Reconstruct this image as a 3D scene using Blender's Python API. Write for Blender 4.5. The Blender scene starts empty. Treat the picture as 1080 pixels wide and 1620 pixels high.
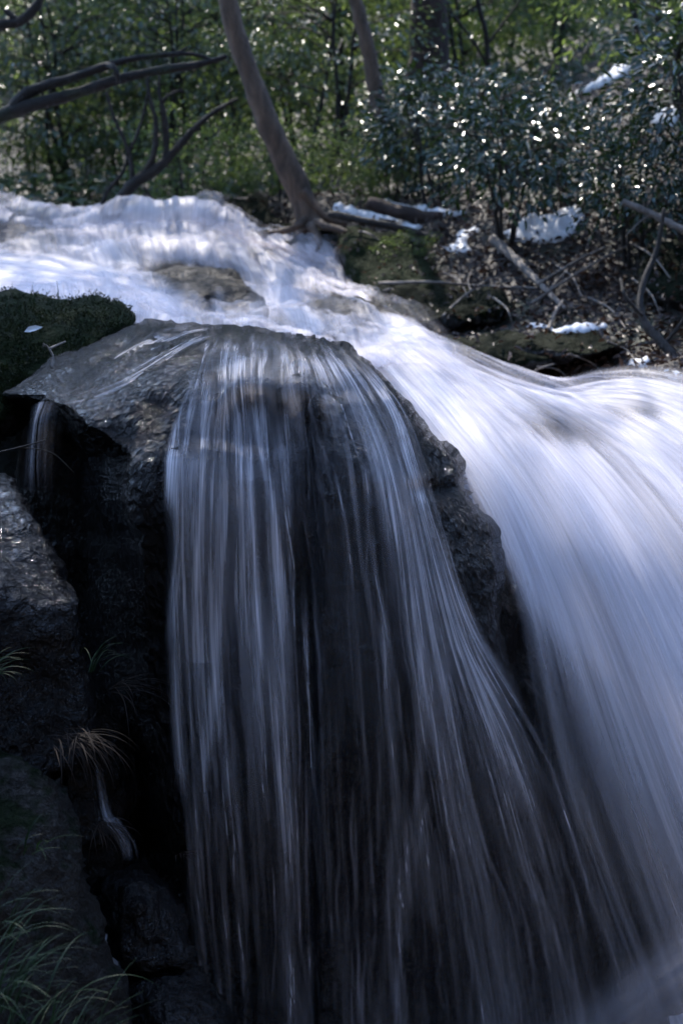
import bpy, math, random
import numpy as np
from mathutils import Vector
from mathutils.geometry import delaunay_2d_cdt
from mathutils.bvhtree import BVHTree

# ------------------------------------------------------------------ camera, sky, sun, exposure
scene = bpy.context.scene
col = scene.collection
PITCH = math.radians(10.0)
TH = 0.24                                   # tan of half the horizontal field of view
cam_d = bpy.data.cameras.new("camera")
cam_d.sensor_fit = 'HORIZONTAL'
cam_d.sensor_width = 24.0
cam_d.lens = 50.0
cam_d.clip_start = 0.05
cam_d.clip_end = 500.0
cam_d.dof.use_dof = True
cam_d.dof.focus_distance = 5.2
cam_d.dof.aperture_fstop = 2.6
cam = bpy.data.objects.new("camera", cam_d)
col.objects.link(cam)
cam.rotation_euler = (math.radians(90.0) - PITCH, 0, 0)
scene.camera = cam

SUN_EL, SUN_AZ = math.radians(48.0), math.radians(-14.0)
SUN_STRENGTH, SKY_STRENGTH, EXPOSURE = 2.2, 0.15, 2.35
world = bpy.data.worlds.new("World")
scene.world = world
world.use_nodes = True
wn = world.node_tree
bg = wn.nodes["Background"]
sky = wn.nodes.new("ShaderNodeTexSky")
sky.sky_type = 'NISHITA'
sky.sun_disc = False
sky.sun_elevation = SUN_EL
sky.sun_rotation = SUN_AZ
sky.ozone_density = 5.0
wn.links.new(sky.outputs[0], bg.inputs[0])
bg.inputs[1].default_value = SKY_STRENGTH
sl = bpy.data.lights.new("sun", 'SUN')
sl.energy = SUN_STRENGTH
sl.angle = math.radians(0.6)
sl.color = (1.0, 0.93, 0.84)
sun = bpy.data.objects.new("sun", sl)
col.objects.link(sun)
sdir = Vector((math.sin(SUN_AZ) * math.cos(SUN_EL), math.cos(SUN_AZ) * math.cos(SUN_EL), math.sin(SUN_EL)))
sun.rotation_euler = (-sdir).to_track_quat('-Z', 'Y').to_euler()
sun.location = sdir * 30
vs = scene.view_settings
vs.view_transform = 'Standard'
vs.look = 'None'
vs.gamma = 1.0
vs.exposure = EXPOSURE
scene.cycles.max_bounces = 8
scene.cycles.diffuse_bounces = 4
scene.cycles.glossy_bounces = 3
scene.cycles.transmission_bounces = 4
scene.cycles.transparent_max_bounces = 32
scene.cycles.use_denoising = True
scene.cycles.sample_clamp_indirect = 6.0

# ------------------------------------------------------------------ numeric helpers
CP, SP = math.cos(PITCH), math.sin(PITCH)
rng = np.random.default_rng(7)

def P(px, py, Y):
    """A point at forward distance Y along the sight line of photo pixel (px, py)."""
    px = np.asarray(px, float); py = np.asarray(py, float); Y = np.asarray(Y, float)
    dx = (px - 540.0) / 540.0 * TH
    dz = (810.0 - py) / 540.0 * TH
    t = Y / (CP + dz * SP)
    return np.stack([dx * t, Y * np.ones_like(t), t * (-SP + dz * CP)], -1)

def _hash(i, j, k, seed):
    h = (i.astype(np.int64) * 374761393 + j.astype(np.int64) * 668265263 + k.astype(np.int64) * 2147483647 + seed * 1274126177) & 0xFFFFFFFF
    h = ((h ^ (h >> 13)) * 1274126177) & 0xFFFFFFFF
    h = ((h ^ (h >> 16)) * 2246822519) & 0xFFFFFFFF
    return ((h ^ (h >> 15)) & 0xFFFFFF) / float(0xFFFFFF)

def vnoise(p, seed=0):
    p = np.asarray(p, float)
    if p.shape[-1] == 2:
        p = np.concatenate([p, np.zeros(p.shape[:-1] + (1,))], -1)
    f0 = np.floor(p); f = p - f0; i = f0.astype(np.int64)
    f = f * f * f * (f * (f * 6 - 15) + 10)
    r = 0
    for a in (0, 1):
        for b in (0, 1):
            for c in (0, 1):
                w = (f[..., 0] if a else 1 - f[..., 0]) * (f[..., 1] if b else 1 - f[..., 1]) * (f[..., 2] if c else 1 - f[..., 2])
                r = r + w * _hash(i[..., 0] + a, i[..., 1] + b, i[..., 2] + c, seed)
    return r * 2 - 1

def fbm(p, octaves=4, seed=0, gain=0.5, lac=2.03):
    p = np.asarray(p, float); a, s, r = 1.0, 1.0, 0
    for o in range(octaves):
        r = r + a * vnoise(p * s + o * 17.3, seed + o)
        a *= gain; s *= lac
    return r

def ridged(p, octaves=4, seed=0):
    a, s, r = 1.0, 1.0, 0
    for o in range(octaves):
        r = r + a * (1 - np.abs(vnoise(p * s + o * 9.1, seed + o)) * 2)
        a *= 0.5; s *= 2.1
    return r

def sstep(a, b, x):
    t = np.clip((np.asarray(x, float) - a) / (b - a), 0, 1)
    return t * t * (3 - 2 * t)

class TPS:
    """Thin plate spline through scattered heights or depths."""
    def __init__(self, pts, scale=1.0, smooth=1e-4):
        pts = np.asarray(pts, float)
        self.s = scale; self.c = pts[:, :2] / scale
        n = len(pts)
        K = self._k(self.c) + np.eye(n) * smooth
        Q = np.concatenate([np.ones((n, 1)), self.c], 1)
        A = np.zeros((n + 3, n + 3)); A[:n, :n] = K; A[:n, n:] = Q; A[n:, :n] = Q.T
        self.w = np.linalg.solve(A, np.concatenate([pts[:, 2], np.zeros(3)]))
    def _k(self, q):
        d2 = ((q[:, None, :] - self.c[None]) ** 2).sum(-1)
        return 0.5 * d2 * np.log(d2 + 1e-12)
    def __call__(self, x, y):
        x = np.asarray(x, float); sh = x.shape
        q = np.stack([x.ravel(), np.asarray(y, float).ravel()], -1) / self.s
        out = np.empty(len(q))
        for a in range(0, len(q), 20000):
            b = q[a:a + 20000]
            out[a:a + 20000] = self._k(b) @ self.w[:-3] + self.w[-3] + b @ self.w[-2:]
        return out.reshape(sh)

def catmull(c, m, closed=False):
    """m points of a centripetal-ish Catmull-Rom curve through the rows of c, evenly spaced by index."""
    c = np.asarray(c, float); n = len(c)
    if closed:
        t = np.arange(m) / m * n
        i = np.floor(t).astype(int); f = (t - i)[:, None]
        p0, p1, p2, p3 = c[(i - 1) % n], c[i % n], c[(i + 1) % n], c[(i + 2) % n]
    else:
        t = np.linspace(0, n - 1, m)
        i = np.minimum(np.floor(t).astype(int), n - 2); f = (t - i)
        f = f.reshape((-1,) + (1,) * (c.ndim - 1))
        ext = np.concatenate([2 * c[:1] - c[1:2], c, 2 * c[-1:] - c[-2:-1]], 0)
        p0, p1, p2, p3 = ext[i], ext[i + 1], ext[i + 2], ext[i + 3]
    return 0.5 * (2 * p1 + (p2 - p0) * f + (2 * p0 - 5 * p1 + 4 * p2 - p3) * f ** 2 + (3 * p1 - p0 - 3 * p2 + p3) * f ** 3)

def even(c, m):
    """Resample a polyline to m points evenly spaced by length."""
    c = np.asarray(c, float)
    d = np.concatenate([[0], np.cumsum(np.linalg.norm(np.diff(c, axis=0), axis=1))])
    t = np.linspace(0, d[-1], m)
    return np.stack([np.interp(t, d, c[:, k]) for k in range(c.shape[1])], -1)

def inside(poly, q):
    x, y = q[:, 0], q[:, 1]
    r = np.zeros(len(q), bool)
    a = poly; b = np.roll(poly, -1, 0)
    for (x0, y0), (x1, y1) in zip(a, b):
        if y0 == y1: continue
        hit = ((y0 > y) != (y1 > y)) & (x < (x1 - x0) * (y - y0) / (y1 - y0) + x0)
        r ^= hit
    return r

def edge_dist(poly, q):
    a = poly; b = np.roll(poly, -1, 0)
    best = np.full(len(q), 1e18)
    for p0, p1 in zip(a, b):
        e = p1 - p0; L = e @ e + 1e-12
        t = np.clip(((q - p0) @ e) / L, 0, 1)
        d = ((q - p0 - t[:, None] * e) ** 2).sum(1)
        np.minimum(best, d, out=best)
    return np.sqrt(best)

def vnormals(v, f):
    n = np.zeros_like(v)
    fn = np.cross(v[f[:, 1]] - v[f[:, 0]], v[f[:, 2]] - v[f[:, 0]])
    for k in range(f.shape[1]):
        np.add.at(n, f[:, k], fn)
    return n / (np.linalg.norm(n, axis=1, keepdims=True) + 1e-12)

# ------------------------------------------------------------------ object helpers
def tag(o, label=None, cat=None, group=None, kind=None):
    if label: o["label"] = label
    if cat: o["category"] = cat
    if group: o["group"] = group
    if kind: o["kind"] = kind
    return o

def build(name, v, faces, mat, parent=None, smooth=True, uv=None, attrs=None, origin='base', mats=None):
    """ONE mesh object from numpy vertices and equal-sized faces (a list of face arrays is allowed)."""
    v = np.asarray(v, float)
    if parent is not None: o0 = np.zeros(3)
    elif origin == 'base': o0 = np.array([v[:, 0].mean(), v[:, 1].mean(), v[:, 2].min()])
    else: o0 = np.zeros(3)
    me = bpy.data.meshes.new(name)
    fl = faces if isinstance(faces, list) else [faces]
    fl = [np.asarray(f, np.int32) for f in fl if len(f)]
    nl = sum(f.size for f in fl); nf = sum(len(f) for f in fl)
    me.vertices.add(len(v)); me.loops.add(nl); me.polygons.add(nf)
    me.vertices.foreach_set("co", (v - o0).astype(np.float32).ravel())
    li = np.concatenate([f.ravel() for f in fl])
    me.loops.foreach_set("vertex_index", li)
    sizes = np.concatenate([np.full(len(f), f.shape[1], np.int32) for f in fl])
    starts = np.concatenate([[0], np.cumsum(sizes)[:-1]]).astype(np.int32)
    me.polygons.foreach_set("loop_start", starts)
    me.polygons.foreach_set("loop_total", sizes)
    me.polygons.foreach_set("use_smooth", np.full(nf, smooth, bool))
    me.update(calc_edges=True)
    me.validate()
    if uv is not None:
        ul = me.uv_layers.new(name="uv")
        ul.data.foreach_set("uv", np.asarray(uv, np.float32)[li].ravel())
    for k, a in (attrs or {}).items():
        at = me.attributes.new(k, 'FLOAT', 'POINT')
        at.data.foreach_set("value", np.asarray(a, np.float32))
    me.materials.append(mat)
    o = bpy.data.objects.new(name, me)
    col.objects.link(o)
    o.location = o0
    if parent is not None: o.parent = parent
    return o

def empty(name, loc):
    o = bpy.data.objects.new(name, None)
    col.objects.link(o)
    o.location = loc
    o.empty_display_size = 0.2
    return o

def copy_tree(o, parent=None):
    c = o.copy(); col.objects.link(c); c.parent = parent
    for ch in list(o.children): copy_tree(ch, c)
    return c

class MB:
    """Collects tubes, ribbons and leaves; .v and .f feed build()."""
    def __init__(self): self.vs, self.fs, self.n = [], [], 0
    def add(self, v, f):
        self.vs.append(v); self.fs.append(np.asarray(f) + self.n); self.n += len(v)
    def tube(self, pts, rad, sides=8, rough=0.0, seed=0, cap=True):
        pts = np.asarray(pts, float); n = len(pts)
        rad = np.broadcast_to(np.asarray(rad, float), (n,))
        t = np.gradient(pts, axis=0); t /= np.linalg.norm(t, axis=1, keepdims=True) + 1e-9
        ref = np.array([0.31, 0.17, 0.93]) if abs(t[:, 2]).mean() < .8 else np.array([1.0, .1, 0.05])
        a = np.cross(t, ref); a /= np.linalg.norm(a, axis=1, keepdims=True) + 1e-9
        b = np.cross(t, a)
        th = np.arange(sides) / sides * 2 * np.pi
        ring = np.cos(th)[None, :, None] * a[:, None] + np.sin(th)[None, :, None] * b[:, None]
        v = pts[:, None] + ring * rad[:, None, None]
        if rough:
            q = v.reshape(-1, 3)
            d = fbm(q / (rad.mean() * 1.6), 3, seed).reshape(n, sides, 1) * rough
            v = v + ring * d * rad[:, None, None]
        v = v.reshape(-1, 3)
        i = np.arange(n - 1)[:, None] * sides; j = np.arange(sides)[None]
        k = (j + 1) % sides
        f = np.stack([i + j, i + k, i + sides + k, i + sides + j], -1).reshape(-1, 4)
        if cap:
            v = np.concatenate([v, pts[:1] , pts[-1:] + t[-1:] * rad[-1] * .6])
            m = n * sides
            jj = np.arange(sides); kk = (jj + 1) % sides
            c0 = np.stack([kk, jj, np.full(sides, m), np.full(sides, m)], -1)
            c1 = np.stack([jj + (n - 1) * sides, kk + (n - 1) * sides, np.full(sides, m + 1), np.full(sides, m + 1)], -1)
            self.tri = getattr(self, 'tri', [])
            self.tri.append(np.concatenate([c0[:, :3], c1[:, :3]]) + self.n)
        self.add(v, f)
    def leaves(self, pos, axis, nrm, L, W, fold=0.18, droop=0.15):
        n = len(pos)
        L = np.broadcast_to(L, (n,))[:, None]; W = np.broadcast_to(W, (n,))[:, None]
        axis = axis / (np.linalg.norm(axis, axis=1, keepdims=True) + 1e-9)
        side = np.cross(axis, nrm); side /= np.linalg.norm(side, axis=1, keepdims=True) + 1e-9
        up = np.cross(side, axis)
        base = pos
        tip = pos + axis * L - up * L * droop
        m1 = pos + axis * L * .32; m2 = pos + axis * L * .68 - up * L * droop * .4
        r1 = m1 + side * W * .46 + up * W * fold; r2 = m2 + side * W * .40 + up * W * fold
        l1 = m1 - side * W * .46 + up * W * fold; l2 = m2 - side * W * .40 + up * W * fold
        v = np.stack([base, r1, r2, tip, l2, l1], 1).reshape(-1, 3)
        k = np.arange(n)[:, None] * 6
        f = np.concatenate([k + np.array([[0, 1, 2, 3]]), k + np.array([[0, 3, 4, 5]])])
        self.add(v, f)
    def blade(self, root, az, length, lean, droop, width, seg=8, twist=0.0):
        t = np.linspace(0, 1, seg + 1)
        ang = lean + droop * t ** 1.3
        ds = length / seg
        h = np.array([math.cos(az), math.sin(az), 0.0])
        d = np.sin(ang)[:, None] * h + np.cos(ang)[:, None] * np.array([0, 0, 1.0])
        p = root + np.concatenate([[np.zeros(3)], np.cumsum(d[:-1] * ds, 0)])
        s = np.array([-math.sin(az + twist), math.cos(az + twist), 0.0])
        w = width * (1 - t ** 2.2) * np.minimum(1, .5 + 2 * t) * .5 + .0003
        up = np.cross(d, s)
        a = p + s * w[:, None] + up * w[:, None] * .5; b = p - s * w[:, None] + up * w[:, None] * .5
        v = np.stack([a, p, b], 1).reshape(-1, 3)
        i = np.arange(seg)[:, None] * 3
        f = np.concatenate([i + np.array([[0, 1, 4, 3]]), i + np.array([[1, 2, 5, 4]])])
        self.add(v, f)
    def build(self, name, mat, parent=None, **kw):
        fl = [np.concatenate(self.fs)]
        if getattr(self, 'tri', None): fl.append(np.concatenate(self.tri))
        return build(name, np.concatenate(self.vs), fl, mat, parent, **kw)

# ------------------------------------------------------------------ materials
def new_mat(name):
    m = bpy.data.materials.new(name); m.use_nodes = True
    nt = m.node_tree
    return m, nt, nt.nodes["Principled BSDF"], nt.nodes["Material Output"]

def N(nt, kind, **kw):
    n = nt.nodes.new(kind)
    for k, v in kw.items():
        if k in n.inputs: n.inputs[k].default_value = v
        else: setattr(n, k, v)
    return n

def ramp(nt, fac, stops):
    r = nt.nodes.new("ShaderNodeValToRGB")
    while len(r.color_ramp.elements) < len(stops): r.color_ramp.elements.new(0.5)
    for e, (p, c) in zip(r.color_ramp.elements, stops):
        e.position = p; e.color = (*c, 1) if len(c) == 3 else c
    nt.links.new(fac, r.inputs[0])
    return r

def noise_tex(nt, vec, scale, detail=6, rough=.6, dist=0.0):
    n = nt.nodes.new("ShaderNodeTexNoise")
    n.inputs["Scale"].default_value = scale; n.inputs["Detail"].default_value = detail
    n.inputs["Roughness"].default_value = rough; n.inputs["Distortion"].default_value = dist
    nt.links.new(vec, n.inputs["Vector"])
    return n

def rock_mat(name, dark, mid, moss=None, moss_lo=.5, wet=.2, stretch=(1, 1, 1), bump=.6, fine=70, moss_up=True, spec=.26):
    m, nt, b, out = new_mat(name)
    L = nt.links.new
    tc = N(nt, "ShaderNodeTexCoord")
    mp = N(nt, "ShaderNodeMapping"); mp.inputs["Scale"].default_value = stretch
    L(tc.outputs["Object"], mp.inputs["Vector"])
    n1 = noise_tex(nt, mp.outputs[0], 3.0, 8, .62)
    n2 = noise_tex(nt, mp.outputs[0], fine, 5, .6, .4)
    n3 = noise_tex(nt, mp.outputs[0], fine * .28, 6, .65, .6)
    vo = N(nt, "ShaderNodeTexVoronoi", Scale=fine * .5); L(mp.outputs[0], vo.inputs["Vector"])
    c = ramp(nt, n1.outputs["Fac"], [(.3, dark), (.7, mid)])
    colour = c.outputs[0]
    rough = None
    if moss:
        n4 = noise_tex(nt, tc.outputs["Object"], 5.0, 7, .65)
        fac = n4.outputs["Fac"]
        if moss_up:
            g = N(nt, "ShaderNodeNewGeometry"); sx = N(nt, "ShaderNodeSeparateXYZ"); L(g.outputs["Normal"], sx.inputs[0])
            ma = N(nt, "ShaderNodeMath", operation='MULTIPLY_ADD'); L(sx.outputs["Z"], ma.inputs[0]); ma.inputs[1].default_value = .35
            L(fac, ma.inputs[2]); fac = ma.outputs[0]
        mr = ramp(nt, fac, [(moss_lo, (0, 0, 0)), (moss_lo + .14, (1, 1, 1))])
        n5 = noise_tex(nt, tc.outputs["Object"], 30, 6, .7)
        mc = ramp(nt, n5.outputs["Fac"], [(.3, moss), (.75, tuple(x * 2.2 for x in moss))])
        mx = N(nt, "ShaderNodeMix", data_type='RGBA'); L(mr.outputs[0], mx.inputs[0]); L(colour, mx.inputs[6]); L(mc.outputs[0], mx.inputs[7])
        colour = mx.outputs[2]
        rr = N(nt, "ShaderNodeMapRange"); L(mr.outputs[0], rr.inputs[0]); rr.inputs[3].default_value = wet; rr.inputs[4].default_value = .9
        rough = rr.outputs[0]
        sp = N(nt, "ShaderNodeMapRange"); L(mr.outputs[0], sp.inputs[0]); sp.inputs[3].default_value = .35; sp.inputs[4].default_value = .08
        L(sp.outputs[0], b.inputs["Specular IOR Level"])
    L(colour, b.inputs["Base Color"])
    if rough is None:
        r2 = N(nt, "ShaderNodeMapRange"); L(n3.outputs["Fac"], r2.inputs[0]); r2.inputs[3].default_value = wet * .25; r2.inputs[4].default_value = wet * .8
        rough = r2.outputs[0]
    L(rough, b.inputs["Roughness"])
    b1 = N(nt, "ShaderNodeBump", Strength=1.0, Distance=.12 * bump); L(n3.outputs["Fac"], b1.inputs["Height"])
    b2 = N(nt, "ShaderNodeBump", Strength=1.0, Distance=.034 * bump); L(n2.outputs["Fac"], b2.inputs["Height"]); L(b1.outputs[0], b2.inputs["Normal"])
    b3 = N(nt, "ShaderNodeBump", Strength=.7, Distance=.02 * bump); L(vo.outputs["Distance"], b3.inputs["Height"]); L(b2.outputs[0], b3.inputs["Normal"])
    if not moss: b.inputs['Specular IOR Level'].default_value = spec
    L(b3.outputs[0], b.inputs["Normal"])
    return m

def leaf_mat(name, c0, c1, rough=.3, trans=.3, tcol=None, spec=.5):
    m, nt, b, out = new_mat(name)
    L = nt.links.new
    g = N(nt, "ShaderNodeNewGeometry")
    r = ramp(nt, g.outputs["Random Per Island"], [(0, c0), (.7, c1), (1, tuple(min(1, x * 1.35) for x in c1))])
    L(r.outputs[0], b.inputs["Base Color"])
    b.inputs["Roughness"].default_value = rough
    b.inputs["Specular IOR Level"].default_value = spec
    t = N(nt, "ShaderNodeBsdfTranslucent")
    if tcol: t.inputs[0].default_value = (*tcol, 1)
    else: L(r.outputs[0], t.inputs[0])
    mx = N(nt, "ShaderNodeMixShader"); mx.inputs[0].default_value = trans
    L(b.outputs[0], mx.inputs[1]); L(t.outputs[0], mx.inputs[2]); L(mx.outputs[0], out.inputs[0])
    return m

def bark_mat(name, c0, c1, rough=.75, moss=None, scale=10):
    m, nt, b, out = new_mat(name)
    L = nt.links.new
    tc = N(nt, "ShaderNodeTexCoord")
    mp = N(nt, "ShaderNodeMapping"); mp.inputs["Scale"].default_value = (1, 1, .35); L(tc.outputs["Object"], mp.inputs[0])
    n1 = noise_tex(nt, mp.outputs[0], scale, 8, .7, .5)
    n2 = noise_tex(nt, tc.outputs["Object"], 2.2, 5, .6)
    c = ramp(nt, n1.outputs["Fac"], [(.32, c0), (.68, c1)])
    colour = c.outputs[0]
    if moss:
        r = ramp(nt, n2.outputs["Fac"], [(.5, (0, 0, 0)), (.62, (1, 1, 1))])
        mx = N(nt, "ShaderNodeMix", data_type='RGBA'); L(r.outputs[0], mx.inputs[0]); L(colour, mx.inputs[6]); mx.inputs[7].default_value = (*moss, 1)
        colour = mx.outputs[2]
    L(colour, b.inputs["Base Color"]); b.inputs["Roughness"].default_value = rough
    bp = N(nt, "ShaderNodeBump", Strength=.9, Distance=.06); L(n1.outputs["Fac"], bp.inputs["Height"]); L(bp.outputs[0], b.inputs["Normal"])
    return m

def water_mat(name, white=(.83, .80, .85), thread=120.0, rough=.45, amp=.5):
    """Aerated running water: the density attribute says how much foam there is, fine threads follow the flow (uv)."""
    m, nt, b, out = new_mat(name)
    L = nt.links.new
    at = N(nt, "ShaderNodeAttribute", attribute_name="foam")
    uv = N(nt, "ShaderNodeUVMap", uv_map="uv")
    mp = N(nt, "ShaderNodeMapping"); mp.inputs["Scale"].default_value = (thread, thread * .012, 1); L(uv.outputs[0], mp.inputs[0])
    n1 = noise_tex(nt, mp.outputs[0], 1.0, 4, .6, .2)
    mr = N(nt, "ShaderNodeMapRange"); L(n1.outputs["Fac"], mr.inputs[0])
    mr.inputs[1].default_value = .25; mr.inputs[2].default_value = .75; mr.inputs[3].default_value = 1 - amp; mr.inputs[4].default_value = 1 + amp
    mu = N(nt, "ShaderNodeMath", operation='MULTIPLY', use_clamp=True); L(at.outputs["Fac"], mu.inputs[0]); L(mr.outputs[0], mu.inputs[1])
    b.inputs["Base Color"].default_value = (*white, 1)
    b.inputs["Roughness"].default_value = rough
    b.inputs["Specular IOR Level"].default_value = .3
    bp = N(nt, "ShaderNodeBump", Strength=.25, Distance=.01); L(n1.outputs["Fac"], bp.inputs["Height"]); L(bp.outputs[0], b.inputs["Normal"])
    tl = N(nt, "ShaderNodeBsdfTranslucent"); tl.inputs[0].default_value = (*white, 1)
    m1 = N(nt, "ShaderNodeMixShader"); m1.inputs[0].default_value = .35; L(b.outputs[0], m1.inputs[1]); L(tl.outputs[0], m1.inputs[2])
    tr = N(nt, "ShaderNodeBsdfTransparent")
    m2 = N(nt, "ShaderNodeMixShader"); L(mu.outputs[0], m2.inputs[0]); L(tr.outputs[0], m2.inputs[1]); L(m1.outputs[0], m2.inputs[2])
    L(m2.outputs[0], out.inputs[0])
    return m

def plain_mat(name, c0, c1, scale=20, rough=.8, bump=.3, spec=.3):
    m, nt, b, out = new_mat(name)
    L = nt.links.new
    tc = N(nt, "ShaderNodeTexCoord"); n1 = noise_tex(nt, tc.outputs["Object"], scale, 6, .65)
    c = ramp(nt, n1.outputs["Fac"], [(.3, c0), (.7, c1)]); L(c.outputs[0], b.inputs["Base Color"])
    b.inputs["Roughness"].default_value = rough; b.inputs["Specular IOR Level"].default_value = spec
    bp = N(nt, "ShaderNodeBump", Strength=bump, Distance=.02); L(n1.outputs["Fac"], bp.inputs["Height"]); L(bp.outputs[0], b.inputs["Normal"])
    return m

M = {}
M['wet'] = rock_mat("wet_rock", (.003, .0028, .003), (.013, .011, .0105), wet=.2, stretch=(1.25, 1.25, .75), bump=.9, fine=60)
M['sheen'] = rock_mat("glistening_wet_rock", (.003, .0028, .003), (.012, .010, .010), wet=.15, bump=1.25, fine=24, spec=.36)
M['washed'] = rock_mat("washed_stream_rock", (.003, .0024, .0022), (.014, .010, .008), wet=.7, bump=1.0, fine=26, spec=.12)
M['wet2'] = rock_mat("wet_rock_brown", (.004, .0032, .003), (.018, .014, .011), wet=.22, stretch=(1, 1, .8), bump=.9, fine=55)
M['mossrock'] = rock_mat("mossy_rock", (.012, .011, .009), (.05, .045, .04), moss=(.010, .016, .006), moss_lo=.42, wet=.4, bump=.8, fine=60)
M['bankrock'] = rock_mat("bank_rock", (.010, .009, .008), (.045, .039, .036), moss=(.004, .0065, .0025), moss_lo=.52, wet=.38, bump=.8, fine=40)
M['earth'] = rock_mat("earthy_rock", (.006, .005, .004), (.03, .026, .022), moss=(.006, .010, .004), moss_lo=.68, wet=.6, bump=.9, fine=50)
M['water'] = water_mat("foaming_water", (.85, .80, .83), thread=60, amp=.35)
M['veil'] = water_mat("thin_falling_water", thread=170, amp=.75)
M['fall'] = water_mat("falling_water", thread=70, amp=.28)
M['snow'] = plain_mat("snow", (.55, .53, .52), (.78, .78, .80), 16, .6, .35)
M['green'] = leaf_mat("green_leaf", (.03, .06, .014), (.068, .10, .034), .4, .5, (.13, .18, .045), .35)
M['glossy'] = leaf_mat("glossy_dark_leaf", (.008, .022, .012), (.018, .04, .02), .23, .12, (.035, .07, .012), .65)
M['grey'] = leaf_mat("grey_green_leaf", (.03, .05, .03), (.065, .09, .055), .30, .3, (.08, .12, .04), .5)
M['moss'] = leaf_mat("moss_leaf", (.005, .008, .0035), (.016, .021, .008), .6, .2, (.02, .03, .008), .2)
M['grass'] = leaf_mat("sedge_blade", (.004, .015, .004), (.013, .034, .010), .5, .2, (.014, .036, .009), .2)
M['dry'] = leaf_mat("dead_grass", (.007, .004, .003), (.020, .012, .008), .7, .2, (.025, .015, .009), .2)
M['litterleaf'] = leaf_mat("fallen_leaf", (.022, .013, .010), (.075, .046, .034), .5, .1, (.09, .05, .03), .4)
M['bark'] = bark_mat("smooth_bark", (.024, .015, .010), (.17, .11, .072), .75, None, 9)
M['barkdark'] = bark_mat("dark_bark", (.008, .006, .005), (.035, .027, .021), .8)
M['barkmoss'] = bark_mat("mossy_bark", (.006, .005, .004), (.022, .017, .014), .8, (.018, .024, .008))
M['barkred'] = bark_mat("reddish_bark", (.02, .012, .009), (.07, .042, .032), .85, None, 8)
M['barkpale'] = bark_mat("pale_bark", (.12, .11, .10), (.28, .26, .23), .8, None, 6)
M['deadwood'] = bark_mat("weathered_wood", (.06, .05, .042), (.24, .2, .17), .7)

def ground_mat():
    m, nt, b, out = new_mat("forest_floor")
    L = nt.links.new
    tc = N(nt, "ShaderNodeTexCoord")
    n1 = noise_tex(nt, tc.outputs["Object"], 14, 8, .7)
    n2 = noise_tex(nt, tc.outputs["Object"], 1.1, 5, .6)
    vo = N(nt, "ShaderNodeTexVoronoi", Scale=22.0); L(tc.outputs["Object"], vo.inputs["Vector"])
    c = ramp(nt, n1.outputs["Fac"], [(.3, (.012, .009, .007)), (.55, (.024, .016, .012)), (.8, (.055, .036, .027))])
    c2 = ramp(nt, n1.outputs["Fac"], [(.3, (.008, .012, .005)), (.8, (.03, .042, .014))])
    r = ramp(nt, n2.outputs["Fac"], [(.5, (0, 0, 0)), (.64, (1, 1, 1))])
    mx = N(nt, "ShaderNodeMix", data_type='RGBA'); L(r.outputs[0], mx.inputs[0]); L(c.outputs[0], mx.inputs[6]); L(c2.outputs[0], mx.inputs[7])
    L(mx.outputs[2], b.inputs["Base Color"]); b.inputs["Roughness"].default_value = .7
    b1 = N(nt, "ShaderNodeBump", Strength=.8, Distance=.05); L(n1.outputs["Fac"], b1.inputs["Height"])
    b2 = N(nt, "ShaderNodeBump", Strength=.6, Distance=.02); L(vo.outputs["Distance"], b2.inputs["Height"]); L(b1.outputs[0], b2.inputs["Normal"])
    L(b2.outputs[0], b.inputs["Normal"])
    return m
M['ground'] = ground_mat()

# ------------------------------------------------------------------ the ground: gorge, banks and wooded slope
gpix = [(570, 480, 11.8), (640, 530, 10.4), (700, 555, 9.7), (800, 612, 8.9), (880, 632, 8.4), (1080, 640, 7.9),
        (600, 400, 12.6), (520, 352, 13.6), (400, 335, 14.3), (700, 400, 12.2), (800, 425, 11.4), (900, 500, 10.0), (1000, 450, 10.4),
        (1080, 550, 9.0), (1080, 400, 10.4), (1080, 250, 12), (950, 250, 13), (970, 130, 15), (800, 300, 14), (650, 300, 15.2),
        (500, 300, 17), (650, 200, 20), (850, 150, 19), (300, 325, 18.5), (100, 325, 18.5), (0, 325, 18.5), (500, 150, 30), (200, 150, 30),
        (0, 150, 30), (800, 60, 29), (1000, 50, 21), (1080, 80, 17),
        (0, 360, 13.6), (200, 365, 13.6), (400, 370, 13.6), (0, 430, 11.5), (200, 440, 11.5), (400, 450, 11.5), (0, 500, 9.2), (250, 530, 9.2), (450, 550, 9.2),
        (600, 590, 8.2), (300, 580, 7.6), (0, 560, 7.6), (-150, 430, 11), (-150, 480, 8.5), (-300, 330, 15), (-400, 420, 9.5)]
gp = np.array(gpix, float)
gw = P(gp[:, 0], gp[:, 1], gp[:, 2])
far = np.array([(-28, 45, 9.5), (28, 45, 14), (0, 48, 8.5), (-16, 20, 2.6), (16, 20, 6.5), (13, 10, 5.0), (-14, 11, 1.2), (0, 80, 18), (-50, 80, 19), (50, 80, 23), (-45, 20, 7), (45, 15, 14), (-8, 30, 3.6), (8, 30, 5.0)], float)
g_tps = TPS(np.concatenate([gw, far]), 10.0, 2e-4)

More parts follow.
